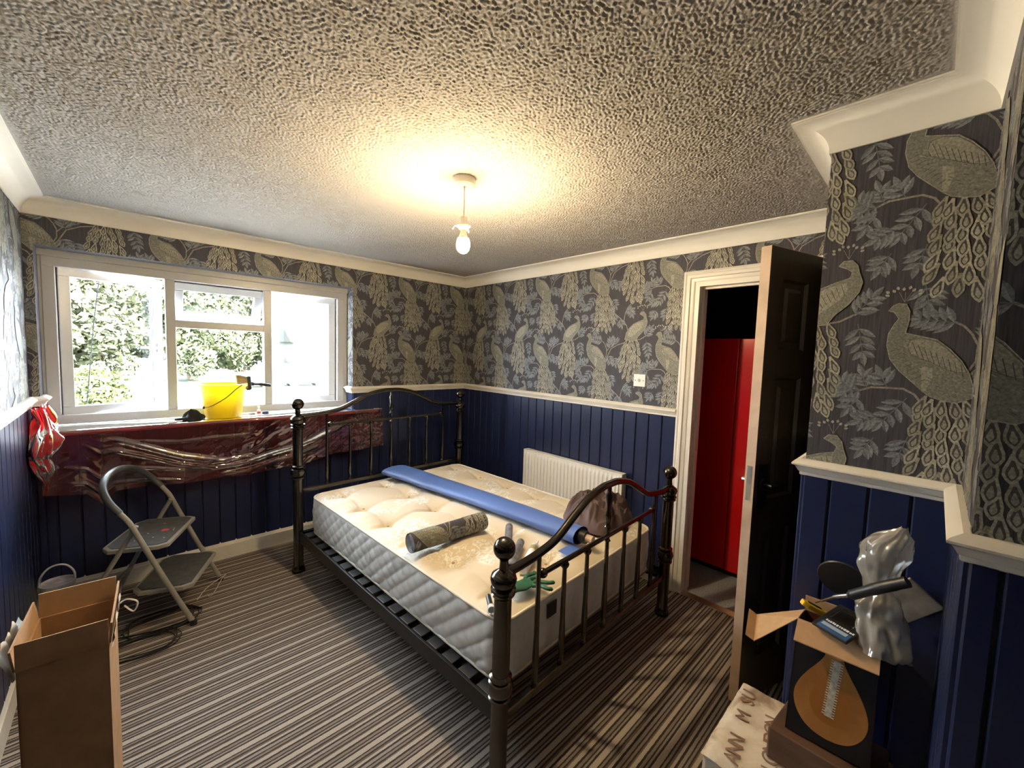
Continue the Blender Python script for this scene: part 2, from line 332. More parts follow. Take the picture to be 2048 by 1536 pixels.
def motif():
    rnd = random.Random(3); out = []
    def pg(p, c, l):
        g_ = rnd.uniform(.86, 1.12); out.append((p, tuple(k*g_ for k in c), l+len(out)*.012))
    def off(p, d): return [(x+d[0], y+d[1]) for x, y in p]
    def lens(u, v, a, ln, wd, c, l, c2=None):
        ca, sa = math.cos(a), math.sin(a); T = lambda x, y: (u+x*ca-y*sa, v+x*sa+y*ca)
        top = [T(ln*t, wd*s) for t, s in ((.2, .62), (.45, 1), (.72, .72))]; bot = [T(ln*t, -wd*s) for t, s in ((.72, .72), (.45, 1), (.2, .62))]
        pg([T(0, 0)]+bot[::-1]+[T(ln, 0)], c, l); pg([T(0, 0), T(ln, 0)]+top[::-1], c2 or c, l)
    def line(pts, wd, c, l):
        for (x0, y0), (x1, y1) in zip(pts[:-1], pts[1:]):
            d = math.hypot(x1-x0, y1-y0) or 1; nx, ny = -(y1-y0)/d*wd/2, (x1-x0)/d*wd/2; ex, ey = (x1-x0)/d*wd*.3, (y1-y0)/d*wd*.3
            pg([(x0+nx-ex, y0+ny-ey), (x0-nx-ex, y0-ny-ey), (x1-nx+ex, y1-ny+ey), (x1+nx+ex, y1+ny+ey)], c, l)
    def spray(u, v, a, ln, n, ll=.048, lw=.0088):
        ca, sa = math.cos(a), math.sin(a); line([(u, v), (u+ln*ca, v+ln*sa)], .0022, INK_BL, 2)
        for i in range(n):
            t = (i+.6)/n*ln; k = ll*(1.05-.35*i/n)
            for s in (-1, 1): lens(u+t*ca, v+t*sa, a+s*rnd.uniform(.75, 1.05), k, lw, INK_BL, 3, INK_BL2)
        lens(u+ln*.95*ca, v+ln*.95*sa, a, ll*.9, lw, INK_BL, 3, INK_BL2)
    def feather(u, v, a, ln, wd, l):
        ca, sa = math.cos(a), math.sin(a); T = lambda x, y: (u+x*ca-y*sa, v+x*sa+y*ca)
        S = ((0, .25), (.25, .55), (.5, .95), (.7, 1.0), (.88, .6), (1, .08))
        mk = lambda k, c0, : [T(c0+(t-c0/ln)*ln*k if 0 else (c0+t*ln*k), wd*s*k) for t, s in S]+[T(c0+t*ln*k, -wd*s*k) for t, s in S[::-1]]
        pg(mk(1, 0), INK_FE2 if rnd.random() < .5 else INK_FE, l); pg(mk(.66, ln*.22), INK_DK, l+.25); pg(mk(.40, ln*.42), INK_OL2, l+.5)
    def tail(rows, l0):
        for r, (v, uc, hw, n, ln) in enumerate(rows[::-1]):
            for i in range(n):
                s = (i/(n-1)*2-1) if n > 1 else 0
                feather(uc+s*hw+rnd.uniform(-.004, .004), v+abs(s)*.008+rnd.uniform(-.008, .008), -PI/2+s*.38+rnd.uniform(-.08, .08), ln*rnd.uniform(.9, 1.1), .0125, l0+r)
    def crest(u, v):
        for i in range(9):
            a = PI*(.12+.76*i/8); r = .028+.006*(i % 2); lens(u+r*1.15*math.cos(a)-.004, v+r*.75*math.sin(a), a, .011, .004, INK_FE2, 3)
        for i in range(3): line([(u, v-.012), (u+(i-1)*.014, v+.018)], .0012, INK_OL, 2)
    # branches
    line([(-.062,-.256),(-.036,-.245),(0,-.244),(.035,-.244),(.06,-.259),(.081,-.292)], .0055, INK_BR, 2)
    line([(.157,-.19),(.171,-.159),(.172,-.116),(.159,-.085),(.143,-.063),(.123,-.05)], .005, INK_BR, 2)
    line([(.171,-.13),(.195,-.10),(.20,-.07)], .004, INK_BR, 2)
    # sprays by bird A
    for s in ((-.055,-.252,3.5,.05,3),(-.045,-.25,1.9,.04,3),(.0,-.243,2.0,.035,2),(.045,-.27,4.15,.095,4),(.055,-.385,4.45,.06,3),(-.02,-.40,4.2,.045,3),(-.06,-.27,4.2,.05,2),(.135,-.055,2.95,.085,5),(.2,-.075,1.2,.03,2),(.20,-.30,5.2,.06,3),(.225,-.40,4.6,.07,3),(-.01,-.33,3.6,.05,3),(.235,-.17,5.0,.05,3),(.06,-.50,4.9,.05,3)): spray(*s)
    tail([(-.265,.118,.036,5,.060),(-.300,.128,.045,5,.062),(-.335,.134,.052,6,.062),(-.372,.140,.057,6,.062),(-.410,.144,.060,6,.064),(-.448,.142,.058,5,.066),(-.482,.138,.040,4,.066)], 4)
    pg(A_body, INK_OL, 20); pg(A_neck, (.215, .222, .19), 21); pg(A_wing, INK_OL2, 21); pg(A_thigh, INK_OL2, 21)
    line(A_body+A_body[:1], .0016, INK_FE2, 22); line(A_wing+A_wing[:1], .0013, INK_DK, 22)
    for k in range(26):
        t = rnd.random(); q_ = rnd.random(); cu, cv = .0+.14*t+.03*q_, -.12-.115*t+.028*(q_-.5)*2; line([(cu, cv), (cu+.010, cv-.006)], .0013, INK_DK if rnd.random() < .6 else INK_FE2, 22)
    for k in range(9):
        t = k/8; line([(.045+.10*t, -.108-.062*t), (.060+.09*t, -.150-.05*t)], .0016, INK_DK, 22)
        line([(.0+.065*t, -.135-.088*t), (.018+.06*t, -.128-.085*t)], .0014, INK_DK, 22)
    line([(.018+0, -.006), (.019, -.0062)], .0025, INK_DK, 22); crest(.02, .022)
    # bird B
    d = (-.126, .139)
    for bl in ([(-.121,-.204),(-.177,-.219),(-.234,-.251),(-.266,-.316),(-.3,-.365)], [(-.045,-.188),(-.002,-.181),(.039,-.158)], [(-.065,-.466),(-.107,-.507),(-.128,-.548),(-.137,-.603)], [(-.216,.009),(-.163,-.032),(-.116,-.08),(-.097,-.127)]): line(off(bl, d), .0055, INK_BR, 2)
    for u, v, a, ln, n in ((.03,-.165,.9,.07,4),(.045,-.19,4.9,.095,4),(-.185,-.222,2.0,.035,2),(-.235,-.25,1.7,.05,3),(-.262,-.30,5.3,.055,3),(-.105,-.505,5.2,.06,3),(-.13,-.55,.4,.05,3),(-.17,-.03,5.0,.045,3),(-.21,.0,2.4,.04,2),(.05,-.40,2.4,.045,3)): spray(u+d[0], v+d[1], a, ln, n)
    tail([(v+d[1], uc+d[0], hw, n, ln) for v, uc, hw, n, ln in ((-.185,-.070,.034,4,.058),(-.222,-.074,.046,5,.060),(-.258,-.078,.054,6,.060),(-.296,-.080,.060,6,.062),(-.336,-.080,.062,6,.062),(-.376,-.074,.056,5,.066),(-.415,-.062,.040,4,.066),(-.442,-.045,.014,2,.066))], 4)
    pg(off(B_body, d), INK_OL, 20); pg(off(B_wing, d), INK_OL2, 21)
    for k in range(8):
        t = k/7; line(off([(-.09+.085*t, -.118+.055*t), (-.070+.075*t, -.150+.055*t)], d), .0016, INK_DK, 22)
    line(off(B_body+B_body[:1], d), .0016, INK_FE2, 22)
    crest(d[0]+.008, d[1]+.026)
    return out
MOTIF = motif()
def clip(poly, u0, u1, v0, v1):
    for ax, lim, sg in ((0, u0, 1), (0, u1, -1), (1, v0, 1), (1, v1, -1)):
        res = []; n = len(poly)
        for i in range(n):
            a = poly[i]; b = poly[(i+1) % n]; da = (a[ax]-lim)*sg; db = (b[ax]-lim)*sg
            if da >= 0: res.append(a)
            if da*db < 0: t = da/(da-db); res.append((a[0]+(b[0]-a[0])*t, a[1]+(b[1]-a[1])*t))
        poly = res
        if len(poly) < 3: return None
    return poly
def paper_print(parent, fn, rects, u_head, v_head=1.709, name='wallpaper_print', umir=1, material=None):
    """fn(u, v, lift) -> point; rects: (u0, u1, v0, v1) pieces of the wall that carry paper"""
    mb = MB(); cols = []
    for u0, u1, v0, v1 in rects:
        ia = math.floor((u0-u_head-.25)/UP); ib = math.ceil((u1-u_head+.45)/UP); ja = math.floor((v0-v_head-.2)/VP); jb = math.ceil((v1-v_head+.65)/VP)
        for i in range(ia, ib+1):
            for j in range(ja, jb+1):
                du, dv = u_head+i*UP, v_head+j*VP
                if du+.4 < u0 or du-.5 > u1 or dv+.2 < v0 or dv-.6 > v1: continue
                for p, c, l in MOTIF:
                    q = [(x+du, y+dv) for x, y in p]
                    if all(a < u0 for a, _ in q) or all(a > u1 for a, _ in q) or all(b < v0 for _, b in q) or all(b > v1 for _, b in q): continue
                    q = clip(q, u0, u1, v0, v1)
                    if not q: continue
                    mb.add([fn(a, b, .0004+l*.00006+((i+2*j) % 5)*.0000011) for a, b in q], [tuple(range(len(q)))]); cols.append((c, len(q)))
    o = mb.build(name, material or M_INK, parent); at = o.data.color_attributes.new('Col', 'FLOAT_COLOR', 'CORNER')
    arr = np.concatenate([np.tile(np.array([*c, 1.0]), n) for c, n in cols]).astype(np.float32); at.data.foreach_set('color', arr)
    return o
paper_print(wall_right, lambda u, v, l: (-l, -u, v), [(.0, YA, ZD, ZC), (YA, YP, 2.09, ZC)], 1.003)
paper_print(wall_back, lambda u, v, l: (u, -l, v), [(WX1, 0, ZD, ZC), (WX0, WX1, WZ1, ZC), (-W, WX0, ZD, ZC)], -.760)
paper_print(wall_back, lambda u, v, l: (WX1-l, u, v), [(0, .12, ZD, WZ1)], .02)
paper_print(wall_left, lambda u, v, l: (-W+l, u, v), [(-3.6, 0, ZD, ZC)], -.30)
paper_print(wall_alcove, lambda u, v, l: (-P1-l, -u, v), [(YP, YQ, ZD, ZC)], 3.357, 1.713)
paper_print(wall_alcove, lambda u, v, l: (-u, -YP+l, v), [(0, P1, ZD, ZC)], .45)
paper_print(wall_corner, lambda u, v, l: (-u, -YQ+l, v), [(P1, P2, ZD, ZC)], 1.02)
paper_print(wall_corner, lambda u, v, l: (-P2-l, -u, v), [(YQ, 4.4, ZD, ZC)], 3.42)

# ------------------------------------------------------------------ window
M_GLASS = clear_mat('window_glass', (.97, .985, .98), .0, .10)
win = struct(empty('window_1', (0, 0, 0)))
FX0, FX1, FZ0, FZ1, FY0, FY1 = WX0+.012, -1.217, 1.030, 2.014, .125, .190
def frame4(x0, x1, z0, z1, y0, y1, wd, name, parent, m, M=None):
    mb = MB(); mb.box(x0, x1, y0, y1, z0, z0+wd); mb.box(x0, x1, y0, y1, z1-wd, z1); mb.box(x0, x0+wd, y0, y1, z0+wd, z1-wd); mb.box(x1-wd, x1, y0, y1, z0+wd, z1-wd)
    if M is not None: mb.xf(M)
    return mb.build(name, m, parent, bevel=.004)
frame4(FX0, FX1, FZ0, FZ1, FY0, FY1, .055, 'window_frame', win, M_FRAME)
MU1, MU2, TZ = -2.372, -1.797, 1.668
for x in (MU1, MU2): MB().box(x-.026, x+.026, FY0, FY1, FZ0+.055, FZ1-.055).build('mullion', M_FRAME, win, bevel=.004)
MB().box(MU1+.026, MU2-.026, FY0, FY1, TZ-.026, TZ+.026).build('transom', M_FRAME, win, bevel=.004)
# white packer strips between frame and reveal
MB().box(WX0, WX1, .110, .16, FZ1, WZ1).build('head_strip', M_FRAME, win); MB().box(FX1, WX1, .13, .18, WZ0-.02, WZ1).build('side_strip', M_FRAME, win); MB().box(WX0, FX0, .13, .18, WZ0-.02, WZ1).build('side_strip', M_FRAME, win)
MB().box(MU1+.030, MU2-.030, .155, .159, FZ0+.058, TZ-.028).build('pane', M_GLASS, win)
def sash(x0, x1, z0, z1, M, handle):
    s = frame4(x0, x1, z0, z1, FY0+.025, FY1+.015, .052, 'sash', win, M_FRAME, M)
    MB().box(x0+.045, x1-.045, FY0+.050, FY0+.054, z0+.045, z1-.045).xf(M).build('pane', M_GLASS, s)
    g_ = MB(); a, b, c, d, y = x0+.046, x1-.046, z0+.046, z1-.046, FY0+.045          # dark glazing gasket
    for r_ in ((a, b, y, y+.012, c, c+.008), (a, b, y, y+.012, d-.008, d), (a, a+.008, y, y+.012, c, d), (b-.008, b, y, y+.012, c, d)): g_.box(*r_)
    g_.xf(M).build('gasket', M_BLACKPL, s)
    hx, hz, vert = handle; y = FY0+.025
    mb = MB(); mb.box(hx-.011, hx+.011, y-.012, y+.002, hz-.03, hz+.03)
    if vert == 'h': mb.box(hx-.10, hx+.012, y-.025, y-.012, hz-.009, hz+.009)
    elif vert == 'r': mb.box(hx-.012, hx+.10, y-.025, y-.012, hz-.009, hz+.009)
    else: mb.box(hx-.010, hx+.010, y-.025, y-.012, hz-.012, hz+.085)
    mb.xf(M).build('handle', M_FRAME, s, bevel=.002)
def hinge(px, pz, axis, ang):
    T = Matrix.Translation((px, FY1, pz)); return T @ Matrix.Rotation(ang, 4, axis) @ T.inverted()
sash(FX0+.050, MU1-.022, FZ0+.05, FZ1-.05, hinge(FX0+.05, 0, 'Z', math.radians(17)), (MU1-.048, 1.50, 'h'))
sash(MU2+.022, FX1-.050, FZ0+.05, FZ1-.05, hinge(FX1-.05, 0, 'Z', math.radians(-24)), (MU2+.048, 1.50, 'r'))
sash(MU1+.024, MU2-.024, TZ+.022, FZ1-.05, hinge(0, FZ1-.05, 'X', math.radians(24)), ((MU1+MU2)/2, TZ+.045, 'v'))
SILLZ = 1.025
sill = struct(MB().box(-W, WX1+.18, -.115, .13, SILLZ-.028, SILLZ).build('trim_5', mat('sill_white', (.55, .56, .58), .3), bevel=.005))
struct(MB().box(WX1, WX1+.02, .0, .13, SILLZ-.028, SILLZ).build('trim_6', M_UPVC))

# ------------------------------------------------------------------ door, frame, landing
AW = .069
def arch_prof(): return [(0, 0), (0, .016), (.012, .022), (.020, .018), (.026, .022), (.042, .022), (.047, .014), (.058, .013), (AW, .008), (AW, 0)]
door_frame = struct(empty('door_1', (0, 0, 0)))
mb = MB(); pr = arch_prof(); n = len(pr); vs = []
for (y, z, sy, sz) in ((DOY0+AW, 0, -1, 0), (DOY0+AW, DOZ+AW, -1, -1)):
    for d, t in pr: vs.append((-t, y+sy*d, z+sz*d))
for d, t in pr: vs.append((-t, -YP+.002, DOZ+AW-d))
fs = [(k*n+j, k*n+j+1, (k+1)*n+j+1, (k+1)*n+j) for k in range(2) for j in range(n-1)]
mb.add(vs, fs).build('architrave', M_WHITE, door_frame, smooth=20)
MB().box(-.016, 0, -YP+.002, DOY1, 0, DOZ).build('architrave', M_WHITE, door_frame, bevel=.003)
MB().box(-.005, .125, DOY0-.028, DOY0, 0, DOZ).build('jamb', M_WHITE, door_frame); MB().box(-.005, .125, DOY1, DOY1+.028, 0, DOZ).build('jamb', M_WHITE, door_frame)
MB().box(-.005, .125, DOY1+.028, DOY0-.028, DOZ-.028, DOZ).build('jamb', M_WHITE, door_frame)
MB().box(.045, .075, DOY0-.040, DOY0-.028, 0, DOZ-.028).build('door_stop', M_WHITE, door_frame); MB().box(.045, .075, DOY1+.028, DOY0-.04, DOZ-.040, DOZ-.028).build('door_stop', M_WHITE, door_frame)
struct(MB().box(-.006, .05, DOY1+.028, DOY0-.028, 0, .006).build('trim_7', mat('threshold_strip', (.50, .42, .30), .3, metal=.8)))

DW, DT, DHH = .665, .042, 2.005
hx, hy = -.030, -3.108                                  # hinge
da = math.atan2(-2.925-hy, -.63-hx)                     # towards the free edge
door = empty('panel_door', (hx, hy, .008), da)
tag(door, 'dark brown panelled door standing open against the alcove', 'door')
M_DOOR = mat('dark_brown_door_paint', (.042, .030, .021), .32, var=.15, vscale=7, stretch=(6, 6, 1))
M_EDGE = mat('bare_door_edge', (.40, .285, .205), .6, var=.10, vscale=9)
# local x from hinge to free edge, local y: room-facing side is +y... leaf body with recessed panels
ST, TR = .095, .115
rows = [(.20, .78), (.93, 1.46), (1.58, 1.88)]
mb = MB(); mb.box(0, ST, 0, DT, 0, DHH); mb.box(DW-ST, DW, 0, DT, 0, DHH); mb.box(DW/2-.05, DW/2+.05, 0, DT, 0, DHH)
zs = [0]+[z for r in rows for z in r]+[DHH]
for k in range(0, len(zs), 2):
    for a, b in ((ST, DW/2-.05), (DW/2+.05, DW-ST)): mb.box(a, b, 0, DT, zs[k], zs[k+1])
mb.build('leaf', M_DOOR, door)
for z0, z1 in rows:
    for a, b in ((ST, DW/2-.05), (DW/2+.05, DW-ST)):
        p = MB()
        for s in (0, 1):
            y_o, y_i, y_c = (DT, DT-.012, DT-.005) if s else (0, .012, .005)
            q = [[(a+d, yy, z0+d), (b-d, yy, z0+d), (b-d, yy, z1-d), (a+d, yy, z1-d)] for d, yy in ((0, y_o), (.010, y_i), (.034, y_i), (.050, y_c))]
            vs = [v for r in q for v in r]; fs = [(4*k+j, 4*k+(j+1) % 4, 4*k+4+(j+1) % 4, 4*k+4+j) for k in range(3) for j in range(4)]+[(12, 13, 14, 15)]
            p.add(vs, fs)
        p.build('door_panel', M_DOOR, door)
MB().box(DW, DW+.003, 0, DT, 0, DHH).build('edge_strip', M_EDGE, door); MB().box(0, DW, 0, DT, DHH, DHH+.002).build('edge_strip', M_EDGE, door)
MB().box(DW+.003, DW+.0045, DT/2-.011, DT/2+.011, .93, 1.08).build('latch_plate', M_CHROME, door)
for s in (-1, 1):
    yb = DT if s > 0 else 0; mk = M_CHROME if s > 0 else M_CHROME
    Mx = Matrix.Translation((DW-.055, yb, 1.0)) @ Matrix.Rotation(-s*PI/2, 4, 'X')
    h = MB().lathe([(.0, 0), (.026, 0), (.030, .004), (.026, .010), (.012, .012), (.010, .045), (0, .047)], n=18, M=Mx).build('door_handle', M_BLACKMETAL if s > 0 else M_CHROME, door, smooth=40)
    MB().tube(bez([(DW-.055, yb+s*.042, 1.0), (DW-.085, yb+s*.048, 1.002), (DW-.13, yb+s*.046, 1.0), (DW-.165, yb+s*.040, .994)], 5), [.010]*5+[.009]*5+[.0085]*5+[.007], 10).build('lever', M_BLACKMETAL if s > 0 else M_CHROME, h, smooth=60)
    MB().box(DW-.085, DW-.025, min(yb, yb+s*.006), max(yb, yb+s*.006), .90, 1.09).build('handle_plate', M_BLACKMETAL, h, bevel=.002)

hall_floor = struct(MB().box(0, 1.7, -4.2, -1.4, -.12, 0.0).build('floor_landing', mat('grey_landing_carpet', (.36, .38, .40), .95, col2=(.17, .18, .19), vscale=160, bump=.6, bscale=220)))
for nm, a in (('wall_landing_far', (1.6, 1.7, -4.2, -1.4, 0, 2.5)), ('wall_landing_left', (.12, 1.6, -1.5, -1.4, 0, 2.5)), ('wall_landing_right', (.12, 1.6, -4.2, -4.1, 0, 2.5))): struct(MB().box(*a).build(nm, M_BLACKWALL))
struct(MB().box(.12, 1.7, -4.2, -1.4, 2.30, 2.42).build('ceiling_landing', mat('landing_ceiling', (.35, .33, .30), .9)))
M_RED = mat('red_gloss_lacquer', (.60, .009, .012), .16, coat=.4, var=.03, vscale=3)
cab = empty('red_cupboard', (.45, -2.6, 0)); tag(cab, 'tall glossy red cupboard on the dark landing beyond the doorway', 'cupboard')
MB().box(.022, .60, -.60, .62, .045, 1.692).build('carcass', M_RED, cab, bevel=.004)
MB().box(.05, .58, -.58, .60, 0, .045).build('plinth', M_BLACKPL, cab)
MB().box(0, .020, .094, .62, .050, 1.692).build('cupboard_door', M_RED, cab, bevel=.005); MB().box(-.004, .020, -.60, .090, .050, 1.692).build('cupboard_door', M_RED, cab, bevel=.005)

# ------------------------------------------------------------------ outside
GZ = -2.7
def leaf_mat(name, c1, c2):
    m, N, L, p = pbsdf(name); p.inputs['Roughness'].default_value = .6
    oi = N.new('ShaderNodeTexCoord'); n = N.new('ShaderNodeTexNoise'); n.inputs['Scale'].default_value = .9; n.inputs['Detail'].default_value = 5; L.new(oi.outputs['Object'], n.inputs['Vector'])
    r = ramp(N, [(.35, c1), (.65, c2)]); L.new(n.outputs['Fac'], r.inputs['Fac']); L.new(r.outputs['Color'], p.inputs['Base Color'])
    return m
M_LEAF = leaf_mat('sunlit_leaves', (.014, .021, .005), (.044, .050, .018)); M_LEAF2 = leaf_mat('pale_leaves', (.022, .028, .010), (.062, .064, .032)); M_LEAF3 = leaf_mat('shrub_leaves', (.024, .036, .005), (.066, .072, .014))
M_BARK = mat('tree_bark', (.12, .09, .06), .9, var=.3, vscale=4)
struct(MB().box(-60, 60, 2, 38, GZ-.3, GZ).build('ground_front', mat('street_asphalt', (.30, .295, .28), .9, var=.1, vscale=1.5)))
struct(MB().box(-60, 60, 38, 46, GZ-.3, GZ+.04).build('ground_verge', mat('verge_grass', (.022, .042, .009), .9, var=.25, vscale=.8)))
struct(MB().box(-60, 60, 46, 56, GZ-.3, GZ+.01).build('ground_road', mat('far_road', (.055, .058, .06), .9, var=.08, vscale=.7)))
struct(MB().box(-60, 60, 56, 110, GZ-.3, GZ+.05).build('ground_lawn', mat('far_grass', (.025, .04, .010), .9, var=.25, vscale=.5)))
def foliage(blobs, n, size, seed):
    r = np.random.default_rng(seed); vs = []; fs = []
    wts = np.array([b[3]**2 for b in blobs]); wts = wts/wts.sum()
    for b, cnt in zip(blobs, r.multinomial(n, wts)):
        d = r.normal(size=(cnt, 3)); d /= np.linalg.norm(d, axis=1)[:, None]; rad = b[3]*(.55+.5*r.random(cnt)**.6)
        c = np.array(b[:3])+d*rad[:, None]*np.array([1, 1, .85])
        a = r.normal(size=(cnt, 3)); a /= np.linalg.norm(a, axis=1)[:, None]; bb = np.cross(a, r.normal(size=(cnt, 3))); bb /= np.linalg.norm(bb, axis=1)[:, None]
        s = size*(.6+.8*r.random(cnt))[:, None]
        for k in range(cnt):
            o = len(vs); vs += [c[k]-a[k]*s[k], c[k]+bb[k]*s[k]*.45, c[k]+a[k]*s[k], c[k]-bb[k]*s[k]*.45]; fs.append((o, o+1, o+2, o+3))
    return MB().add(vs, fs)
def tree(name, x, y, h, rad, seed, m, label, n=9000, size=.34, group='trees across the road'):
    t = tag(empty(name, (x, y, GZ)), label, 'tree', group); r = random.Random(seed); bl = []
    for k in range(30):
        a = r.uniform(0, 2*PI); q = rad*r.uniform(.1, .8); bl.append((q*math.cos(a), q*math.sin(a), h*r.uniform(.16, .95), rad*r.uniform(.30, .46)))
    tr = MB().tube([(0, 0, 0), (.1, 0, h*.25), (-.1, .1, h*.55), (0, 0, h*.8)], [.35, .28, .18, .06], 8)
    for b in bl[:9]: tr.tube(bez([(0, 0, h*.25), (b[0]*.5, b[1]*.5, h*.2+b[2]*.35), b[:3]], 4), [.14]*3+[.10]*3+[.07]*2+[.03], 6)
    tr.build('trunk', M_BARK, t); fo = foliage(bl, n, size, seed).build('foliage', m, t); fo['kind'] = 'stuff'
tree('broad_tree', -7.5, 50, 14, 6.0, 11, M_LEAF2, 'broad pale leafy tree seen through the left casement', 20000, .34)
tree('broad_tree', 3.2, 58, 15, 6.0, 12, M_LEAF, 'large bright green tree seen through the middle pane', 20000, .34)
tree('broad_tree', -3.0, 72, 19, 7.5, 14, M_LEAF2, 'tall tree behind the gap between the two nearest trees', 18000, .46)
tree('broad_tree', 11.5, 74, 14.5, 5.5, 13, M_LEAF2, 'rounded pale tree at the right of the middle pane', 13000, .40)
tree('broad_tree', -16, 66, 17, 7.0, 15, M_LEAF, 'leafy tree at the far left edge of the window view', 12000, .46)
sh = tag(empty('garden_shrub', (-3.9, 33, GZ)), 'low yellow-green shrub at the lower left of the window', 'shrub')
fo = foliage([(0, 0, 1.2, 1.1), (.8, .2, .9, .9), (-.8, .2, .9, .9), (-.2, 0, 2.0, .8), (.7, .1, 1.7, .7)], 3500, .16, 21).build('foliage', M_LEAF3, sh); fo['kind'] = 'stuff'
MB().tube([(0, 0, 0), (0, 0, 1.3)], .1, 6).build('trunk', M_BARK, sh)
cable = MB().tube(bez([(-2.80, .286, .98), (-2.775, .30, 1.25), (-2.745, .30, 1.6), (-2.70, .295, 2.0), (-2.68, .284, 2.2)], 6), .0035, 6).build('outdoor_cable', M_BLACKPL); tag(cable, 'thin dark cable hanging outside the left casement', 'cable')
M_HW = mat('white_render', (.16, .16, .16), .8); M_ROOF = mat('pale_roof_tile', (.045, .041, .039), .9, var=.2, vscale=2.0, stretch=(1, 1, 6)); M_HG = mat('house_window_glass', (.10, .12, .14), .1)
def house(x, y, wd, dp, eave, ridge, label, wins):
    h = tag(empty('house', (x, y, GZ)), label, 'house')
    MB().box(-wd/2, wd/2, 0, dp, 0, eave).build('wall', M_HW, h)
    MB().add([(-wd/2-.4, -.4, eave), (wd/2+.4, -.4, eave), (wd/2+.4, dp+.4, eave), (-wd/2-.4, dp+.4, eave), (-wd/2-.4, dp/2, ridge), (wd/2+.4, dp/2, ridge)], [(0, 1, 5, 4), (3, 4, 5, 2), (0, 4, 3), (1, 2, 5), (0, 3, 2, 1)]).build('roof', M_ROOF, h)
    for a, b, z0, z1 in wins:
        f = MB().box(a, b, -.06, .02, z0, z1).build('window', M_UPVC, h); MB().box(a+.08, b-.08, -.08, -.05, z0+.08, z1-.08).build('pane', M_HG, f)
house(21.5, 60, 13, 8, 5.0, 7.6, 'white rendered house seen through the right casement', [(-5.6, -4.2, .9, 2.1), (-2.4, -1.0, .9, 2.1), (1.4, 2.8, .9, 2.1), (-5.6, -4.2, 3.2, 4.3), (-2.4, -1.0, 3.2, 4.3), (1.4, 2.8, 3.2, 4.3)])
house(15.0, 52, 5.0, 4.5, 2.4, 3.9, 'low white garage with a pale tiled roof in front of the house', [(-1.5, -.4, .9, 1.9)])
def car(x, y, col, label, rz=0.0):
    c = tag(empty('parked_car', (x, y, GZ), rz), label, 'car', 'cars parked across the road')
    pm = mat('car_paint_%d' % int(col[0]*1000), col, .2, coat=.6)
    prof = [(-2.1, .35), (-2.12, .75), (-1.9, .92), (-1.2, .98), (-.7, 1.42), (.55, 1.45), (1.15, 1.02), (1.95, .85), (2.12, .6), (2.1, .35)]
    M = Matrix(((1, 0, 0, 0), (0, 0, 1, 0), (0, 1, 0, 0), (0, 0, 0, 1)))
    MB().prism(prof, -.85, .85, M).build('body', pm, c, bevel=.06)
    MB().prism([(-1.02, .99), (-.62, 1.36), (.48, 1.38), (.98, 1.02)], -.87, .87, M).build('windows', M_HG, c)
    for wx in (-1.3, 1.3):
        for wy in (-.8, .8): MB().lathe([(0, -.1), (.32, -.1), (.32, .1), (0, .1)], n=14, M=Matrix.Rotation(PI/2, 4, 'X')).build('wheel', M_BLACKPL, c, loc=(wx, wy, .32))
car(6.8, 45, (.03, .035, .045), 'dark car parked beyond the yellow bucket', .05)
car(12.0, 45.5, (.75, .75, .77), 'white car parked at the bottom of the right casement', -.03)

# ------------------------------------------------------------------ red plastic film over the sill
M_FILM = clear_mat('red_plastic_film', (.92, .27, .33), .05, .3, dif=(.15, .030, .026), difw=.50, fres=1.45)
def sst(a, b, x): t = min(1, max(0, (x-a)/(b-a))); return t*t*(3-2*t)
FXA, FXB = -2.946, -.985
def film(u, v):
    x = FXA+(FXB-FXA)*u
    back = .03-.08*sst(.10, .30, u)+.09*sst(.50, .85, u)      # how far it reaches back over the sill
    if x > WX1-.03: back = min(back, -.012)
    top = .10+back+.05; drop = .345+.045*math.sin(PI*min(1, u*1.25))+.03*nz(u*7, 3.1)-.03*sst(.7, 1, u)
    if u < .2: drop += .07*max(0, 1-abs(u-.115)/.03)*1.0
    s = v*(top+drop); wr = 0
    # long diagonal folds
    for k, (u0, v0, u1, v1, am, wd) in enumerate(((.12, .40, .42, .78, .020, .018), (.10, .50, .40, .86, .014, .016), (.40, .86, .80, .62, .022, .018), (.42, .95, .72, .80, .020, .016), (.33, .80, .5, .72, .012, .014), (.68, .72, .90, .48, .012, .02), (.05, .72, .32, .82, .012, .014), (.2, .45, .5, .42, .008, .012), (.05, .88, .3, .95, .012, .012))):
        dx, dy = (u1-u0), (v1-v0); L2 = dx*dx+dy*dy; t = ((u-u0)*dx+(v-v0)*dy)/L2
        if -.1 < t < 1.1:
            d = abs((u-u0)*dy-(v-v0)*dx)/math.sqrt(L2); e = sst(-.1, .15, t)*(1-sst(.85, 1.1, t)); wr += am*e*math.exp(-(d/wd)**2)
    wr += .009*nz(u*10, v*3, 1.3)+.002*nz(u*50+v*14, v*16, 4.2)+.008*abs(nz(u*9+v*3, v*4, 8.8))
    if u > .88: wr += .015*abs(nz(u*90, v*10, 2.2))
    if s < top-.035: return (x, -.115-.008+top-s-.035, SILLZ+.004+max(0, wr)*.28+.012*sst(.93, 1, u)*abs(nz(x*30, s*20)))
    if s < top+.02:
        a = (s-(top-.035))/.055*PI/2; return (x, -.123-.03*math.sin(a)*.6-.2*wr*math.sin(a), SILLZ+.004-.025*(1-math.cos(a)))
    q = s-(top+.02); return (x, -.141-.30*wr-.12*sst(0, .35, q)*.12-wr*sst(0, .1, q)*.9, SILLZ-.021-q)
fl = tag(MB().grid(film, 230, 90).build('plastic_film_sheet', M_FILM, smooth=180), 'glossy red plastic film draped over the window sill', 'plastic sheet')
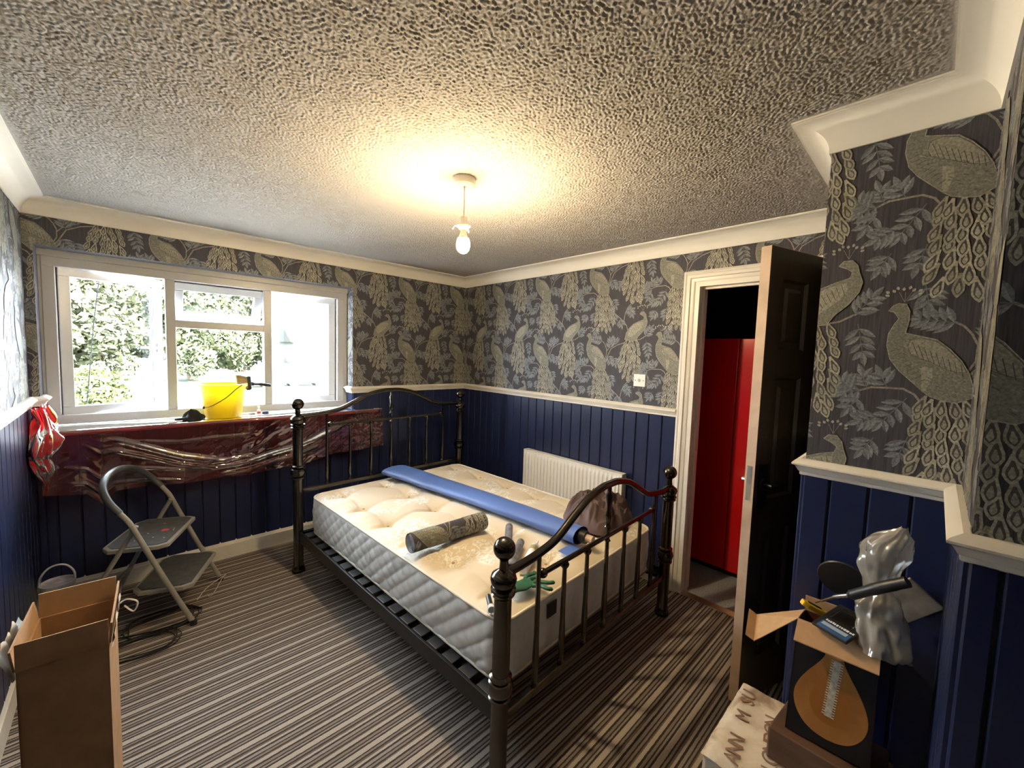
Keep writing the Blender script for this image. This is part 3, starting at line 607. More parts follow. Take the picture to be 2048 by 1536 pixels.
def bunch(u, v):
    a = u*2*PI; z = 1.165-.46*v
    R = .024+.050*math.exp(-((v-.42)/.20)**2)+.016*math.exp(-((v-.72)/.1)**2)-.018*v
    R *= 1.25*(1+.20*math.sin(a*5+v*7)+.16*math.sin(a*9-v*10+1)+.40*nz(math.cos(a)*1.8, math.sin(a)*1.8, v*5)+.15*nz(math.cos(a)*5, math.sin(a)*5, v*12))
    x = -2.945+R*math.cos(a)*.95+.015*math.sin(v*9); y = -.15+R*math.sin(a)*1.5+.02*math.sin(v*7)
    return (max(-W+.016, x), min(-.02, y), z+.035*nz(math.cos(a)*3, math.sin(a)*3, v*4+5))
tag(MB().grid(bunch, 110, 46, wrapu=True).build('plastic_film_bunch', clear_mat('red_plastic_bunched', (.85, .12, .13), .08, .3, dif=(.80, .04, .045), difw=.50, fres=1.5), smooth=180), 'bunched up bright red plastic film hanging in the corner by the left wall', 'plastic sheet')

# ------------------------------------------------------------------ things on the sill
bk = empty('plastic_bucket', (-2.108, -.012, SILLZ+.008)); tag(bk, 'yellow plastic bucket standing on the window sill', 'bucket')
def yel():
    m, N, L, p = pbsdf('yellow_bucket_plastic'); p.inputs['Base Color'].default_value = (.80, .64, .035, 1); p.inputs['Roughness'].default_value = .35
    N2 = m.node_tree.nodes; tl = N2.new('ShaderNodeBsdfTranslucent'); tl.inputs['Color'].default_value = (.92, .78, .06, 1); mx = N2.new('ShaderNodeMixShader'); mx.inputs[0].default_value = .45
    out = N2['Material Output']; L.new(p.outputs[0], mx.inputs[1]); L.new(tl.outputs[0], mx.inputs[2]); L.new(mx.outputs[0], out.inputs['Surface']); return m
M_YEL = yel()
MB().lathe([(0, 0), (.100, 0), (.106, .006), (.134, .205), (.136, .214), (.143, .214), (.144, .232), (.136, .234), (.133, .228), (.104, .012), (0, .010)], n=40).build('bucket_shell', M_YEL, bk, smooth=50)
MB().tube(bez([(-.116, -.045, .075), (-.075, -.112, .095), (0, -.135, .15), (.055, -.138, .205), (.09, -.125, .228)], 7), .0026, 6).build('wire_handle', M_BLACKMETAL, bk, smooth=60)
for sx, zz in ((-.118, .075),): MB().lathe([(0, -.006), (.009, -.006), (.009, .006), (0, .006)], (sx, -.045, zz), 10, M=Matrix.Rotation(PI/2, 4, 'Y')).build('handle_lug', M_BLACKPL, bk)
br = empty('paste_brush', (-1.985, -.01, 1.268)); tag(br, 'wide black handled pasting brush resting on the bucket rim', 'brush')
def bristle(u, v): return (-.075+.055*u+.0, -.055+.11*v, 0)
M_BRIS = mat('tan_bristles', (.34, .24, .11), .8, var=.45, vscale=60, stretch=(.3, 6, 6))
br.rotation_euler = (math.radians(58), math.radians(10), math.radians(10))
MB().prism([(-.045, -.050), (.022, -.048), (.022, .048), (-.052, .052)], -.013, .013).build('bristles', M_BRIS, br, bevel=.004)
MB().box(.020, .044, -.052, .052, -.016, .016).build('ferrule', M_BLACKPL, br, bevel=.004)
MB().tube(bez([(.040, 0, 0), (.07, 0, 0), (.11, .004, 0), (.16, .006, 0), (.185, .006, 0)], 5), [.016]*5+[.010]*5+[.013]*5+[.012]*5+[.006], 10, flat=.7).build('handle', M_BLACKPL, br, smooth=60)
def lump(u, v):
    a = u*2*PI; b = v*PI*.5; r = 1+.25*nz(math.cos(a)*2, math.sin(a)*2, v*3)+.10*math.sin(a*6+v*4)
    return (math.cos(a)*math.cos(b)*.056*r, math.sin(a)*math.cos(b)*.040*r, math.sin(b)*.060*r)
gl = empty('cloth_hat', (-2.282, -.058, SILLZ+.006)); tag(gl, 'crumpled black cloth hat lying left of the yellow bucket', 'hat')
M_BCL = mat('black_cloth', (.012, .013, .013), .85, bump=.2)
MB().grid(lump, 40, 14, wrapu=True).build('crown', M_BCL, gl, smooth=180)
MB().tube(bez([(-.035, -.012, .016), (-.07, -.015, .012), (-.098, -.014, .012)], 4), [.018, .019, .019, .019, .018, .017, .015, .012, .006], 10, flat=.5).build('brim', M_BCL, gl, smooth=60)
sm = empty('small_bottle', (-1.885, .03, SILLZ)); tag(sm, 'tiny white and red bottle on the sill right of the bucket', 'bottle')
MB().lathe([(0, 0), (.013, 0), (.013, .032), (.005, .038), (.005, .052), (.007, .052), (.007, .062), (0, .062)], n=14).build('bottle_body', M_UPVC, sm, smooth=40)
MB().lathe([(.0133, .008), (.0133, .022)], n=14).build('bottle_label', mat('red_label', (.6, .03, .03), .5), sm, smooth=40)
pk = tag(MB().box(-1.862, -1.822, .02, .05, SILLZ, SILLZ+.020).build('small_packet', mat('navy_packet', (.02, .035, .12), .4), bevel=.003), 'small navy packet beside the tiny bottle on the sill', 'packet')
pk2 = tag(MB().box(-1.945, -1.908, .035, .06, SILLZ, SILLZ+.013).build('small_packet', mat('grey_packet', (.35, .37, .40), .4), bevel=.003), 'small grey packet on the sill close to the bucket', 'packet')

# ------------------------------------------------------------------ ceiling pendant
PX, PY = -1.503, -1.957
pen = empty('pendant_lamp', (PX, PY, H)); tag(pen, 'bare bulb pendant hanging from a round ceiling rose', 'lamp')
M_PW = mat('white_pendant_plastic', (.72, .68, .60), .4)
MB().lathe([(0, 0), (.048, 0), (.048, -.034), (.042, -.040), (0, -.040)], n=28).build('ceiling_rose', M_PW, pen, smooth=40)
MB().tube([(0, 0, -.038), (.001, 0, -.1), (0, 0, -.175)], .0032, 8).build('flex', M_PW, pen, smooth=60)
MB().lathe([(0, -.170), (.013, -.170), (.016, -.176), (.016, -.198), (.021, -.204), (.021, -.222), (.018, -.226), (0, -.226)], n=20).build('lamp_holder', M_PW, pen, smooth=40)
rg = MB().tube([(.030*math.cos(a), .030*math.sin(a), -.210) for a in [i*2*PI/20 for i in range(20)]], .0022, 6, closed=True)
for a in (.4, 2.5, 4.6): rg.tube([(.020*math.cos(a), .020*math.sin(a), -.207), (.040*math.cos(a), .040*math.sin(a), -.212), (.048*math.cos(a), .048*math.sin(a), -.225)], .0022, 6)
rg.build('shade_ring', M_PW, pen, smooth=60)
M_BULB = mat('lit_bulb_glass', (1, .9, .7), .3, emit=(1.0, .74, .41), emits=BULB_L)
MB().lathe([(.0120, -.226), (.0135, -.238), (.0180, -.250), (.0235, -.262), (.0240, -.2635)], n=28).build('bulb_neck', mat('bulb_neck_plastic', (.85, .80, .70), .4), pen, smooth=60)
MB().lathe([(.0240, -.2635), (.0265, -.270), (.0295, -.284), (.030, -.296), (.027, -.310), (.020, -.321), (.010, -.327), (0, -.3285)], n=28).build('bulb', M_BULB, pen, smooth=180)

# ------------------------------------------------------------------ radiator and wall plate
rad = empty('panel_radiator', (-.06, -1.49, 0)); tag(rad, 'white fluted panel radiator on the navy wall beside the bed', 'radiator')
RL, RZ0, RZ1 = .97, .22, .708
def radf(u, v):
    y = -RL/2+RL*u; k = (u*27) % 1.0; e = .013*sst(.10, .34, k)*(1-sst(.66, .90, k)) if .02 < u < .98 else 0
    e *= sst(.03, .07, v)*(1-sst(.93, .97, v)); return (-.025-e, y, RZ0+(RZ1-RZ0)*v)
M_RAD = mat('white_radiator_enamel', (.80, .80, .79), .3)
g = MB().grid(radf, 325, 24); g.build('front_panel', M_RAD, rad, smooth=60)
bx = MB(); bx.box(-.023, .025, -RL/2, RL/2, RZ0+.004, RZ1-.012); bx.build('back_panel', M_WHITE, rad)
MB().box(-.028, .030, -RL/2-.004, RL/2+.004, RZ1-.010, RZ1+.004).build('top_grille', M_WHITE, rad, bevel=.003)
for s in (-1, 1): MB().box(-.028, .030, s*RL/2-.004, s*RL/2+.004, RZ0, RZ1).build('side_cover', M_WHITE, rad, bevel=.002)
for s in (-1, 1): MB().box(-.0+.024, .049, s*RL*.35-.02, s*RL*.35+.02, .35, .6).build('bracket', M_WHITE, rad)
MB().tube([(.005, -RL/2-.01, .655), (.005, -RL/2-.035, .655)], .010, 10).build('air_valve', M_CHROME, rad, smooth=40)
v = MB().tube([(.005, -RL/2-.004, .255), (.005, -RL/2-.05, .255), (.005, -RL/2-.05, .0)], .008, 8); v.lathe([(0, 0), (.016, 0), (.018, .05), (.012, .06), (0, .06)], (.005, -RL/2-.05, .26), 12); v.build('valve', M_WHITE, rad, smooth=40)
sp_ = empty('wall_plate', (-.0, -2.027, 1.381)); tag(sp_, 'small square white aerial socket plate on the peacock wallpaper', 'socket')
MB().box(-.010, -.002, -.044, .044, -.043, .043).build('plate', M_UPVC, sp_, bevel=.002)
MB().lathe([(0, 0), (.011, 0), (.011, .004), (.005, .004), (.005, .008), (0, .008)], (-.010, 0, 0), 16, M=Matrix.Rotation(-PI/2, 4, 'Y')).build('socket', M_CHROME, sp_, smooth=40)
for s in (-1, 1): MB().lathe([(0, 0), (.0035, 0), (.0030, .002), (0, .002)], (-.010, s*.030, 0), 10, M=Matrix.Rotation(-PI/2, 4, 'Y')).build('screw', M_BLACKMETAL, sp_)

# ------------------------------------------------------------------ bed frame
BX, BY, BW, BL, BT = -.298, -2.415, 1.389, 1.956, .0465
BC = (BX-BW/2*math.cos(BT), BY-BW/2*math.sin(BT))
bed = empty('metal_bed_frame', (BC[0], BC[1], 0), BT); tag(bed, 'dark bronze metal double bed frame with ball finials and arched rails', 'bed')
def post(x, y, zb, collars):
    """zb: ball centre height; collars: (top collar z, middle collar z)"""
    t, m_ = collars; R = .031
    pr = [(0, 0), (.040, 0), (.043, .010), (.040, .022), (.033, .032), (.037, .040), (R, .050), (R, m_-.052), (.040, m_-.048), (.041, m_-.040), (R+.001, m_-.034), (.042, m_-.026), (.047, m_-.004), (.042, m_+.018), (R+.001, m_+.024), (.040, m_+.030), (.040, m_+.038), (R, m_+.044),
          (R, t-.045), (.038, t-.041), (.042, t-.034), (.036, t-.028), (.044, t-.022), (.044, t-.014), (.036, t-.010), (.044, t+.006), (.047, t+.020), (.042, t+.034), (.028, t+.044), (.017, t+.052), (.015, zb-.042), (.018, zb-.036)]
    p = MB().lathe(pr, (x, y, 0), 24).build('post', M_IRON, bed, smooth=40)
    MB().lathe([(.039*math.sin(a), -.039*math.cos(a)) for a in [i*PI/14 for i in range(15)]], (x, y, zb), 24).build('finial', M_IRON, p, smooth=180)
for s in (-1, 1):
    post(s*BW/2, 0, .870, (.745, .375)); post(s*BW/2, BL, 1.158, (1.035, .700))
def board_end(y, zpost, zpeak, zmid, zlow):
    xs = [-.695, -.60, -.50, -.40, -.30, -.19, -.08, 0]; sh = [0, .015, .07, .20, .50, .82, .98, 1.0]
    pts = [(x, y, zpost+(zpeak-zpost)*k) for x, k in zip(xs, sh)]; pts += [(-x, yy, z) for x, yy, z in pts[-2::-1]]
    def zt(x): 
        a = abs(x)
        for i in range(len(xs)-1):
            if -xs[i] >= a >= -xs[i+1]:
                t = (a+xs[i+1])/(-xs[i]+xs[i+1]); return zpost+(zpeak-zpost)*(sh[i+1]+(sh[i]-sh[i+1])*t)
        return zpost
    MB().tube(bez(pts, 6), .0165, 12).build('arched_rail', M_IRON, bed, smooth=60)
    mr = MB().tube([(-.49, y, zmid), (.49, y, zmid)], .011, 10)
    for s in (-1, 1): mr.lathe([(.0195*math.sin(a), -.0195*math.cos(a)) for a in [i*PI/8 for i in range(9)]], (s*.478, y, zmid), 12)
    mr.build('middle_rail', M_IRON, bed, smooth=60)
    MB().box(-.672, .672, y-.012, y+.012, zlow-.016, zlow+.016).build('lower_rail', M_IRON, bed, bevel=.004)
    for k, x in enumerate((-.503, -.335, -.168, 0, .168, .335, .503)):
        tall = k in (0, 3, 6); zz = zt(x)-.010 if tall else zmid-.004; L_ = zz-zlow
        pr = [(.013, zlow+.014), (.016, zlow+.022), (.010, zlow+.034)]+[(.010+.0035*math.exp(-((t-.22)/.16)**2), zlow+.034+(zmid-.06-zlow)*t) for t in [.1, .2, .3, .45, .6, .8]]
        if k == 3:
            pr += [(.009, zmid-.03), (.016, zmid-.022), (.010, zmid-.014), (.010, zmid+.03), (.017, zmid+.045), (.010, zmid+.056), (.014, zmid+.075), (.017, zmid+.10), (.010, zmid+.125), (.017, zz-.045), (.010, zz-.03), (.009, zz)]
        elif tall: pr += [(.009, zmid), (.009, zz)]
        else: pr += [(.009, zmid-.034), (.017, zmid-.024), (.019, zmid-.014), (.013, zmid-.004)]
        MB().lathe(pr, (x, y, 0), 12).build('spindle', M_IRON, bed, smooth=45)
board_end(0, .777, .948, .700, .245); board_end(BL, 1.077, 1.224, .997, .560)
MB().box(-.672, .672, BL-.012, BL+.012, .24, .275).build('lower_rail', M_IRON, bed, bevel=.004)
for s in (-1, 1):
    r_ = MB(); r_.box(s*.690-.006, s*.690+.006, .03, BL-.03, .212, .284); r_.box(min(s*.690, s*.640), max(s*.690, s*.640), .03, BL-.03, .252, .260)
    r_.build('side_rail', M_BLACKMETAL, bed, bevel=.002)
M_SLAT = mat('black_slat_holder', (.012, .012, .014), .5); M_SLATW = mat('slat_wood', (.34, .26, .17), .7, var=.1, vscale=5)
for i in range(17):
    y = .10+i*.109; sl_ = MB().box(-.62, .62, y-.032, y+.032, .270, .280).build('slat', M_SLATW, bed)
    for s in (-1, 1): MB().box(s*.652-.032, s*.652+.032, y-.036, y+.036, .262, .287).build('slat_holder', M_SLAT, sl_, bevel=.003)

# ------------------------------------------------------------------ mattress
mt = empty('mattress', (BC[0], BC[1], 0), BT); tag(mt, 'cream tufted double mattress with quilted border on the bed frame', 'mattress')
MX, MY0, MY1, MZ0, MZ1 = .632, .062, 1.895, .292, .530
def mattress_fabric():
    m, N, L, p = pbsdf('damask_mattress_fabric'); p.inputs['Roughness'].default_value = .6; p.inputs['Sheen Weight'].default_value = .2
    tc = N.new('ShaderNodeTexCoord'); n = N.new('ShaderNodeTexNoise'); n.inputs['Scale'].default_value = 26; n.inputs['Detail'].default_value = 1; n.inputs['Distortion'].default_value = 2.5; L.new(tc.outputs['Object'], n.inputs['Vector'])
    n2 = N.new('ShaderNodeTexNoise'); n2.inputs['Scale'].default_value = 4.2; n2.inputs['Detail'].default_value = 1; L.new(tc.outputs['Object'], n2.inputs['Vector'])
    r1 = ramp(N, [(.50, (0, 0, 0)), (.54, (1, 1, 1))]); r2 = ramp(N, [(.52, (0, 0, 0)), (.60, (1, 1, 1))]); L.new(n.outputs['Fac'], r1.inputs['Fac']); L.new(n2.outputs['Fac'], r2.inputs['Fac'])
    mu = N.new('ShaderNodeMath'); mu.operation = 'MULTIPLY'; L.new(r1.outputs['Color'], mu.inputs[0]); L.new(r2.outputs['Color'], mu.inputs[1])
    mx = N.new('ShaderNodeMix'); mx.data_type = 'RGBA'; mx.inputs[6].default_value = (.66, .57, .43, 1); mx.inputs[7].default_value = (.80, .80, .76, 1); L.new(mu.outputs[0], mx.inputs['Factor']); L.new(mx.outputs[2], p.inputs['Base Color'])
    return m
M_DAM = mattress_fabric(); M_BORD = mat('mattress_border', (.70, .69, .66), .65, var=.05, vscale=30); M_PIPE = mat('mattress_piping', (.72, .66, .54), .6)
RC = .07
def rrect(x, y):           # square point (-1..1) -> rounded rectangle, local coords
    a, b = MX, (MY1-MY0)/2; X, Y = x*a, y*b; dx, dy = abs(X)-(a-RC), abs(Y)-(b-RC)
    if dx > 0 and dy > 0:
        m_ = max(dx, dy); l_ = math.hypot(dx, dy); X = math.copysign(a-RC+dx*m_/l_, X); Y = math.copysign(b-RC+dy*m_/l_, Y)
    return X, Y+(MY0+MY1)/2
TUFTS = [(-.49+.327*i, .23+.30*j) for i in range(4) for j in range(6)]
def mtop(u, v):
    x, y = u*2-1, v*2-1; x = math.sin(x*PI/2)*.25+x*.75; y = math.sin(y*PI/2)*.15+y*.85
    X, Y = rrect(x, y); e = min((1-abs(x))*MX, (1-abs(y))*(MY1-MY0)/2)
    z = MZ1+.026*(1-math.exp(-e/.035))+.012*sst(0, .12, e); pit = 0; ring = 0
    for tx, ty in TUFTS:
        d = math.hypot(X-tx, Y-ty)
        if d < .22: pit += math.exp(-(d/.030)**2)*.024+math.exp(-(d/.10)**2)*.030
    gx = ((X+.49)/.327) % 1; gy = ((Y-.23)/.30) % 1
    cx = min(gx, 1-gx)*.327; cy = min(gy, 1-gy)*.30
    crease = .011*math.exp(-(cx/.014)**2)*(.4+.6*abs(math.cos(gy*PI)))+.013*math.exp(-(cy/.014)**2)*(.4+.6*abs(math.cos(gx*PI)))
    z += -pit-crease*sst(.0, .1, e)+.006*nz(X*5, Y*5)
    edge = math.exp(-((MX-abs(X)-.07)/.07)**2); z += edge*.0028*math.sin(Y*105+3*nz(X*4, Y*3))*(.4+.6*abs(nz(Y*3, 7.0)))
    return (X, Y, z)
MB().grid(mtop, 130, 170).build('top_panel', M_DAM, mt, smooth=180)
per = []
NP = 900
def perim(t):
    a, b = MX, (MY1-MY0)/2; segs = [2*(b-RC), PI/2*RC, 2*(a-RC), PI/2*RC]*2; tot = sum(segs); s = t*tot; cx = [(-a, b-RC), None]; k = 0
    while s > segs[k]: s -= segs[k]; k = (k+1) % 8
    cen = {1: (-a+RC, -b+RC, PI), 3: (a-RC, -b+RC, 1.5*PI), 5: (a-RC, b-RC, 0), 7: (-a+RC, b-RC, .5*PI)}
    if k == 0: p, n_ = (-a, b-RC-s), (-1, 0)
    elif k == 2: p, n_ = (-a+RC+s, -b), (0, -1)
    elif k == 4: p, n_ = (a, -b+RC+s), (1, 0)
    elif k == 6: p, n_ = (a-RC-s, b), (0, 1)
    else:
        c0, c1, a0 = cen[k]; an = a0+s/RC; n_ = (math.cos(an), math.sin(an)); p = (c0+RC*n_[0], c1+RC*n_[1])
    return p[0], p[1]+(MY0+MY1)/2, n_, t*tot, k
def mside(u, v):
    x, y, n_, s, k = perim(min(u, .99999)); h = (MZ1-MZ0)*v; d1 = (s/.094+h/.075) % 1; d2 = (s/.094-h/.075) % 1
    q = math.sqrt(max(0, math.sin(PI*d1)*math.sin(PI*d2)))
    am = .0075 if k in (0, 4, 1, 7) else .0025
    o = am*q+.006*math.sin(PI*v)+.004*nz(s*3, v*2)+(.004*nz(s*14, 2.0) if k == 2 else 0)
    o -= .012*(math.exp(-v/.05)+math.exp(-(1-v)/.05))*.4
    return (x+n_[0]*o, y+n_[1]*o, MZ0+h)
MB().grid(mside, 1000, 30, wrapu=True).build('quilted_border', M_BORD, mt, smooth=180)
for z in (MZ0+.004, MZ1+.002): MB().tube([(*perim(i/220)[:2], z) for i in range(220)], .0065, 8, closed=True).build('piping', M_PIPE, mt, smooth=180)
MB().grid(lambda u, v: (*[c*.995 if i == 0 else c for i, c in enumerate(rrect(u*2-1, v*2-1))], MZ0), 20, 20).build('base_panel', M_BORD, mt)
MB().box(-.37, -.31, MY0-.012, MY0-.008, .44, .50).build('maker_tag', mat('dark_blue_tag', (.02, .022, .035), .6), mt)
M_TUFT = mat('tuft_thread', (.40, .25, .17), .9)
tm = MB().lathe([(0, 0), (.008, .001), (.007, .004), (0, .005)], n=8).mesh('tuft', M_TUFT)
for tx, ty in TUFTS: inst(tm, 'tuft', mt, (tx, ty, mtop((tx/MX+1)/2, ((ty-(MY0+MY1)/2)/((MY1-MY0)/2)+1)/2)[2]+.001))
BEDM = Matrix.Translation((BC[0], BC[1], 0)) @ Matrix.Rotation(BT, 4, 'Z')
MTOP = MZ1+.036

# ------------------------------------------------------------------ things lying on the mattress
def cyl_frame(a, b):
    a = Vector(a); b = Vector(b); d = (b-a).normalized(); u = d.cross(Vector((0, 0, 1))).normalized(); w_ = u.cross(d); return a, d, u, w_, (b-a).length
M_BACKING = mat('wallpaper_backing', (.62, .64, .68), .7)
ra, rb = (-1.645, -1.780, MTOP+.052), (-1.205, -1.795, MTOP+.052)
ro = empty('wallpaper_roll', ra); tag(ro, 'rolled length of peacock wallpaper lying across the mattress', 'wallpaper roll')
a_, d_, u_, w_, L_ = cyl_frame((0, 0, 0), Vector(rb)-Vector(ra)); RR = .046
def cp(r, an, t): return d_*t+u_*math.cos(an)*r+w_*math.sin(an)*r
def shell(u, v): return cp(RR, u*2*PI, v*L_)
MB().grid(shell, 40, 2, wrapu=True).build('paper_outer', M_PAPER, ro, smooth=180)
spi = MB(); pts = []
for k in range(2): pass
def spiral(u, v): an = u*2*PI*4; r = RR-.001-(RR-.020)*u; return cp(r, -an, (.0 if v < .5 else L_))
spi.grid(spiral, 150, 2).build('paper_coil', M_BACKING, ro, smooth=180)
st = [(0, L_, -PI*RR+i*2*PI*RR/20, -PI*RR+(i+1)*2*PI*RR/20) for i in range(20)]
paper_print(ro, lambda u, v, l: tuple(cp(RR+.0003+l, v/RR+PI/2, u)), st, .02, .13)
# long blue roll
M_BLUEV = mat('mid_blue_vinyl', (.085, .155, .42), .45, var=.06, vscale=4)
br_ = empty('blue_fabric_roll', (-1.10, -.60, MTOP)); tag(br_, 'long loose roll of plain blue material lying lengthwise on the mattress', 'fabric roll')
def blue(u, v):
    an = u*2*PI*1.18-.55; t = v
    c = Vector((.145*t+.03*math.sin(t*2.5), -1.655*t, 0)); hw = .118-.052*t; hh = .036+.010*t; k = 1-.10*u
    sagx = .012*nz(t*6, 3.3); x = math.cos(an)*hw*k; z = math.sin(an)*hh*k
    if u > .96: z += .0
    return (c.x+x+sagx, c.y, max(.004, hh+.004+z))
MB().grid(blue, 70, 40).build('rolled_sheet', M_BLUEV, br_, smooth=180)
MB().tube([(.150, -1.45, .050), (.166, -1.69, .050)], .032, 16).build('core_sleeve', M_BLACKPL, br_, smooth=60)
MB().tube([(.164, -1.66, .050), (.170, -1.728, .050)], .019, 16).build('core_tube', mat('pale_core_tube', (.62, .47, .36), .7), br_, smooth=60)
MB().grid(lambda u, v: (.015+.11*u, -1.63-.075*v, .006+.004*math.sin(u*3)), 6, 6).build('loose_corner', M_BLUEV, br_)
# thin offcut rolls
M_GREYP = mat('grey_patterned_offcut', (.22, .22, .25), .55, col2=(.09, .09, .11), vscale=45)
for a, b, r, lab in (((-1.105, -1.90), (-1.29, -2.085), .020, 'thin grey wallpaper offcut roll beside the blue roll'), ((-1.185, -2.07), (-1.40, -2.215), .019, 'thin grey wallpaper offcut roll behind the near bed post ball')):
    t = empty('offcut_roll', (a[0], a[1], MTOP+r+.006)); tag(t, lab, 'wallpaper roll', 'thin grey offcut rolls on the mattress'); q = Vector((b[0]-a[0], b[1]-a[1], 0))
    MB().tube([(0, 0, 0), q*.5, q], r, 14, caps=False).build('rolled_paper', M_GREYP, t, smooth=180)
    MB().tube([q*.01, q*.99], r*.72, 12, caps=False).build('inner_coil', M_BACKING, t, smooth=180)
tb = empty('sealant_tube', (-1.165, -2.150, MTOP+.022)); tag(tb, 'white sealant tube lying on the mattress near the footboard', 'tube')
q = Vector((-.20, -.115, 0)); T_ = q.normalized()
Mt = Matrix.Translation((0, 0, 0)) @ q.to_track_quat('Z', 'Y').to_matrix().to_4x4(); ll = q.length
MB().lathe([(0, 0), (.020, 0), (.0225, .003), (.0225, ll-.004), (.020, ll), (0, ll)], n=20, M=Mt).build('cartridge', M_UPVC, tb, smooth=40)
MB().lathe([(.0228, .02), (.0228, .06)], n=20, M=Mt).build('printed_band', mat('olive_band', (.30, .27, .10), .5), tb, smooth=40)
MB().lathe([(.009, -.012), (.009, 0)], n=12, M=Mt).build('neck', M_UPVC, tb, smooth=40); MB().lathe([(0, -.072), (.003, -.072), (.008, -.012), (0, -.012)], n=12, M=Mt).build('nozzle', M_UPVC, tb, smooth=40)
M_GRN = mat('dark_green_rubber', (.015, .10, .055), .5, var=.25, vscale=20)
gv = empty('rubber_glove', (-1.455, -2.335, MTOP+.004)); tag(gv, 'limp dark green rubber glove lying behind the footboard spindles', 'glove')
def palm(u, v): an = u*2*PI; return (-.045+.10*v, math.cos(an)*(.038-.006*v)+.004*math.sin(v*9), .014+math.sin(an)*.012*(1-.2*v))
MB().grid(palm, 20, 8, wrapu=True).build('palm', M_GRN, gv, smooth=180)
for k, (dy, ln, an) in enumerate(((.030, .075, .45), (.012, .10, .12), (-.006, .105, -.35), (-.024, .085, -.75), (.030, .06, 1.3))):
    b0 = Vector((.045 if k < 4 else -.01, dy, .014)); dr = Vector((math.cos(an), math.sin(an), 0)); sd = Vector((-dr.y, dr.x, 0))
    MB().tube(bez([b0, b0+dr*ln*.4+sd*.010, b0+dr*ln*.75-sd*.008+Vector((0, 0, .004)), b0+dr*ln], 4), [.010]*4+[.0095]*4+[.009]*4+[.006], 10, flat=.75).build('finger', M_GRN, gv, smooth=180)
gv.rotation_euler = (0, 0, -.25)
bt = empty('black_marker', (-1.595, -2.300, MTOP+.012)); tag(bt, 'short black capped stick at the mattress corner behind the near post', 'marker')
MB().tube([(0, 0, 0), (-.035, -.055, 0)], .011, 12).build('barrel', M_BLACKPL, bt, smooth=50); MB().tube([(-.036, -.057, 0), (-.046, -.073, 0)], .0135, 12).build('cap', M_BACKING, bt, smooth=50)
hk = tag(MB().tube(bez([(-1.600, -2.335, MTOP-.002), (-1.625, -2.350, MTOP-.006), (-1.640, -2.370, MTOP-.010), (-1.625, -2.390, MTOP-.012), (-1.600, -2.385, MTOP-.008)], 5), .0035, 8).build('metal_hook', M_CHROME, smooth=60), 'small bright metal hook by the mattress corner', 'hook')
# brown cloth heap
M_CLOTH = mat('mauve_brown_cloth', (.115, .076, .076), .85, var=.12, vscale=6, bump=.15, bscale=160)
def heap(u, v):
    a = u*2*PI; rr = v; cx, cy = math.cos(a)*rr, math.sin(a)*rr
    R = (.205+.03*math.sin(a*3+1)+.030*nz(math.cos(a)*2, math.sin(a)*2))*rr
    wx, wy = cx+.35*nz(cx*2.2, cy*2.2, 1.0), cy+.35*nz(cx*2.2, cy*2.2, 5.0)
    r1 = 1-abs(nz(wx*3.1, wy*1.7, 2.0))*2.2; r2 = 1-abs(nz(wx*2.4+4, wy*5.2, 7.0))*2.2; r3 = 1-abs(nz(wx*8, wy*6, 4.0))*2.0
    e = sst(0, .25, 1-rr); hgt = .150*(1-rr**2.4)**.75+e*(.050*max(0, r1)**2+.034*max(0, r2)**2+.010*max(0, r3)**2-.035)
    return (R*math.cos(a), R*math.sin(a)*.80, max(.002, hgt))
hp = tag(MB().grid(heap, 200, 70, wrapu=True).build('cloth_bundle', M_CLOTH, smooth=180, loc=(-.600, -2.135, MTOP)), 'crumpled mauve brown cloth heaped on the mattress near the footboard', 'cloth'); hp.rotation_euler = (0, 0, -.5)

# ------------------------------------------------------------------ step stool
M_STG = mat('grey_powder_coat', (.28, .27, .24), .42, var=.08, vscale=20); M_STEP = mat('dark_grey_step_pad', (.065, .068, .072), .6, var=.2, vscale=30, bump=.3, bscale=200)
N0 = Vector((-2.370, -.742, 0)); F0 = Vector((-2.187, -.325, 0)); wv = (F0-N0).normalized(); bv = Vector((-wv.y, wv.x, 0)); SW = (F0-N0).length
st_ = empty('step_stool', (N0+F0)/2); tag(st_, 'grey folding two step stool with hoop handle below the window', 'step stool')
def sp3(s, t, z): return bv*s+wv*(t*SW/2)+Vector((0, 0, z))      # s backward, t -1 near .. 1 far
hoop = []
for t in (-1,):
    hoop += [sp3(0, -1, .012), sp3(.09, -1, .205), sp3(.178, -1, .405), sp3(.232, -1, .532), sp3(.262, -1, .600), sp3(.300, -1, .655)]
mid_ = [sp3(.345, -.97, .715), sp3(.385, -.80, .775), sp3(.408, -.45, .812), sp3(.415, 0, .825), sp3(.408, .45, .812), sp3(.385, .80, .775), sp3(.345, .97, .715)]
other = [sp3(.300, 1, .655), sp3(.262, 1, .600), sp3(.232, 1, .532), sp3(.178, 1, .405), sp3(.09, 1, .205), sp3(0, 1, .012)]
for leg in (hoop, other[::-1]):
    l_ = MB().tube(bez(leg, 5), .0125, 12).build('front_leg', M_STG, st_, smooth=60)
    MB().lathe([(.013, -.002), (.017, .0), (.0165, .028), (.013, .03)], leg[0]-Vector((0, 0, .012)), 12).build('foot_cap', M_BLACKPL, l_, smooth=40)
MB().tube(bez([hoop[-1]]+mid_+[other[0]], 6), .0165, 14).build('hoop_grip', mat('dark_grey_grip', (.05, .055, .06), .35), st_, smooth=60)
for t in (-.90, .90):
    l_ = MB().tube([sp3(.245, t, .575), sp3(.40, t, .285), sp3(.53, t, .012)], .0115, 12).build('rear_leg', M_STG, st_, smooth=60)
    MB().lathe([(.012, -.002), (.016, .0), (.0155, .028), (.012, .03)], sp3(.53, t, 0), 12).build('foot_cap', M_BLACKPL, l_, smooth=40)
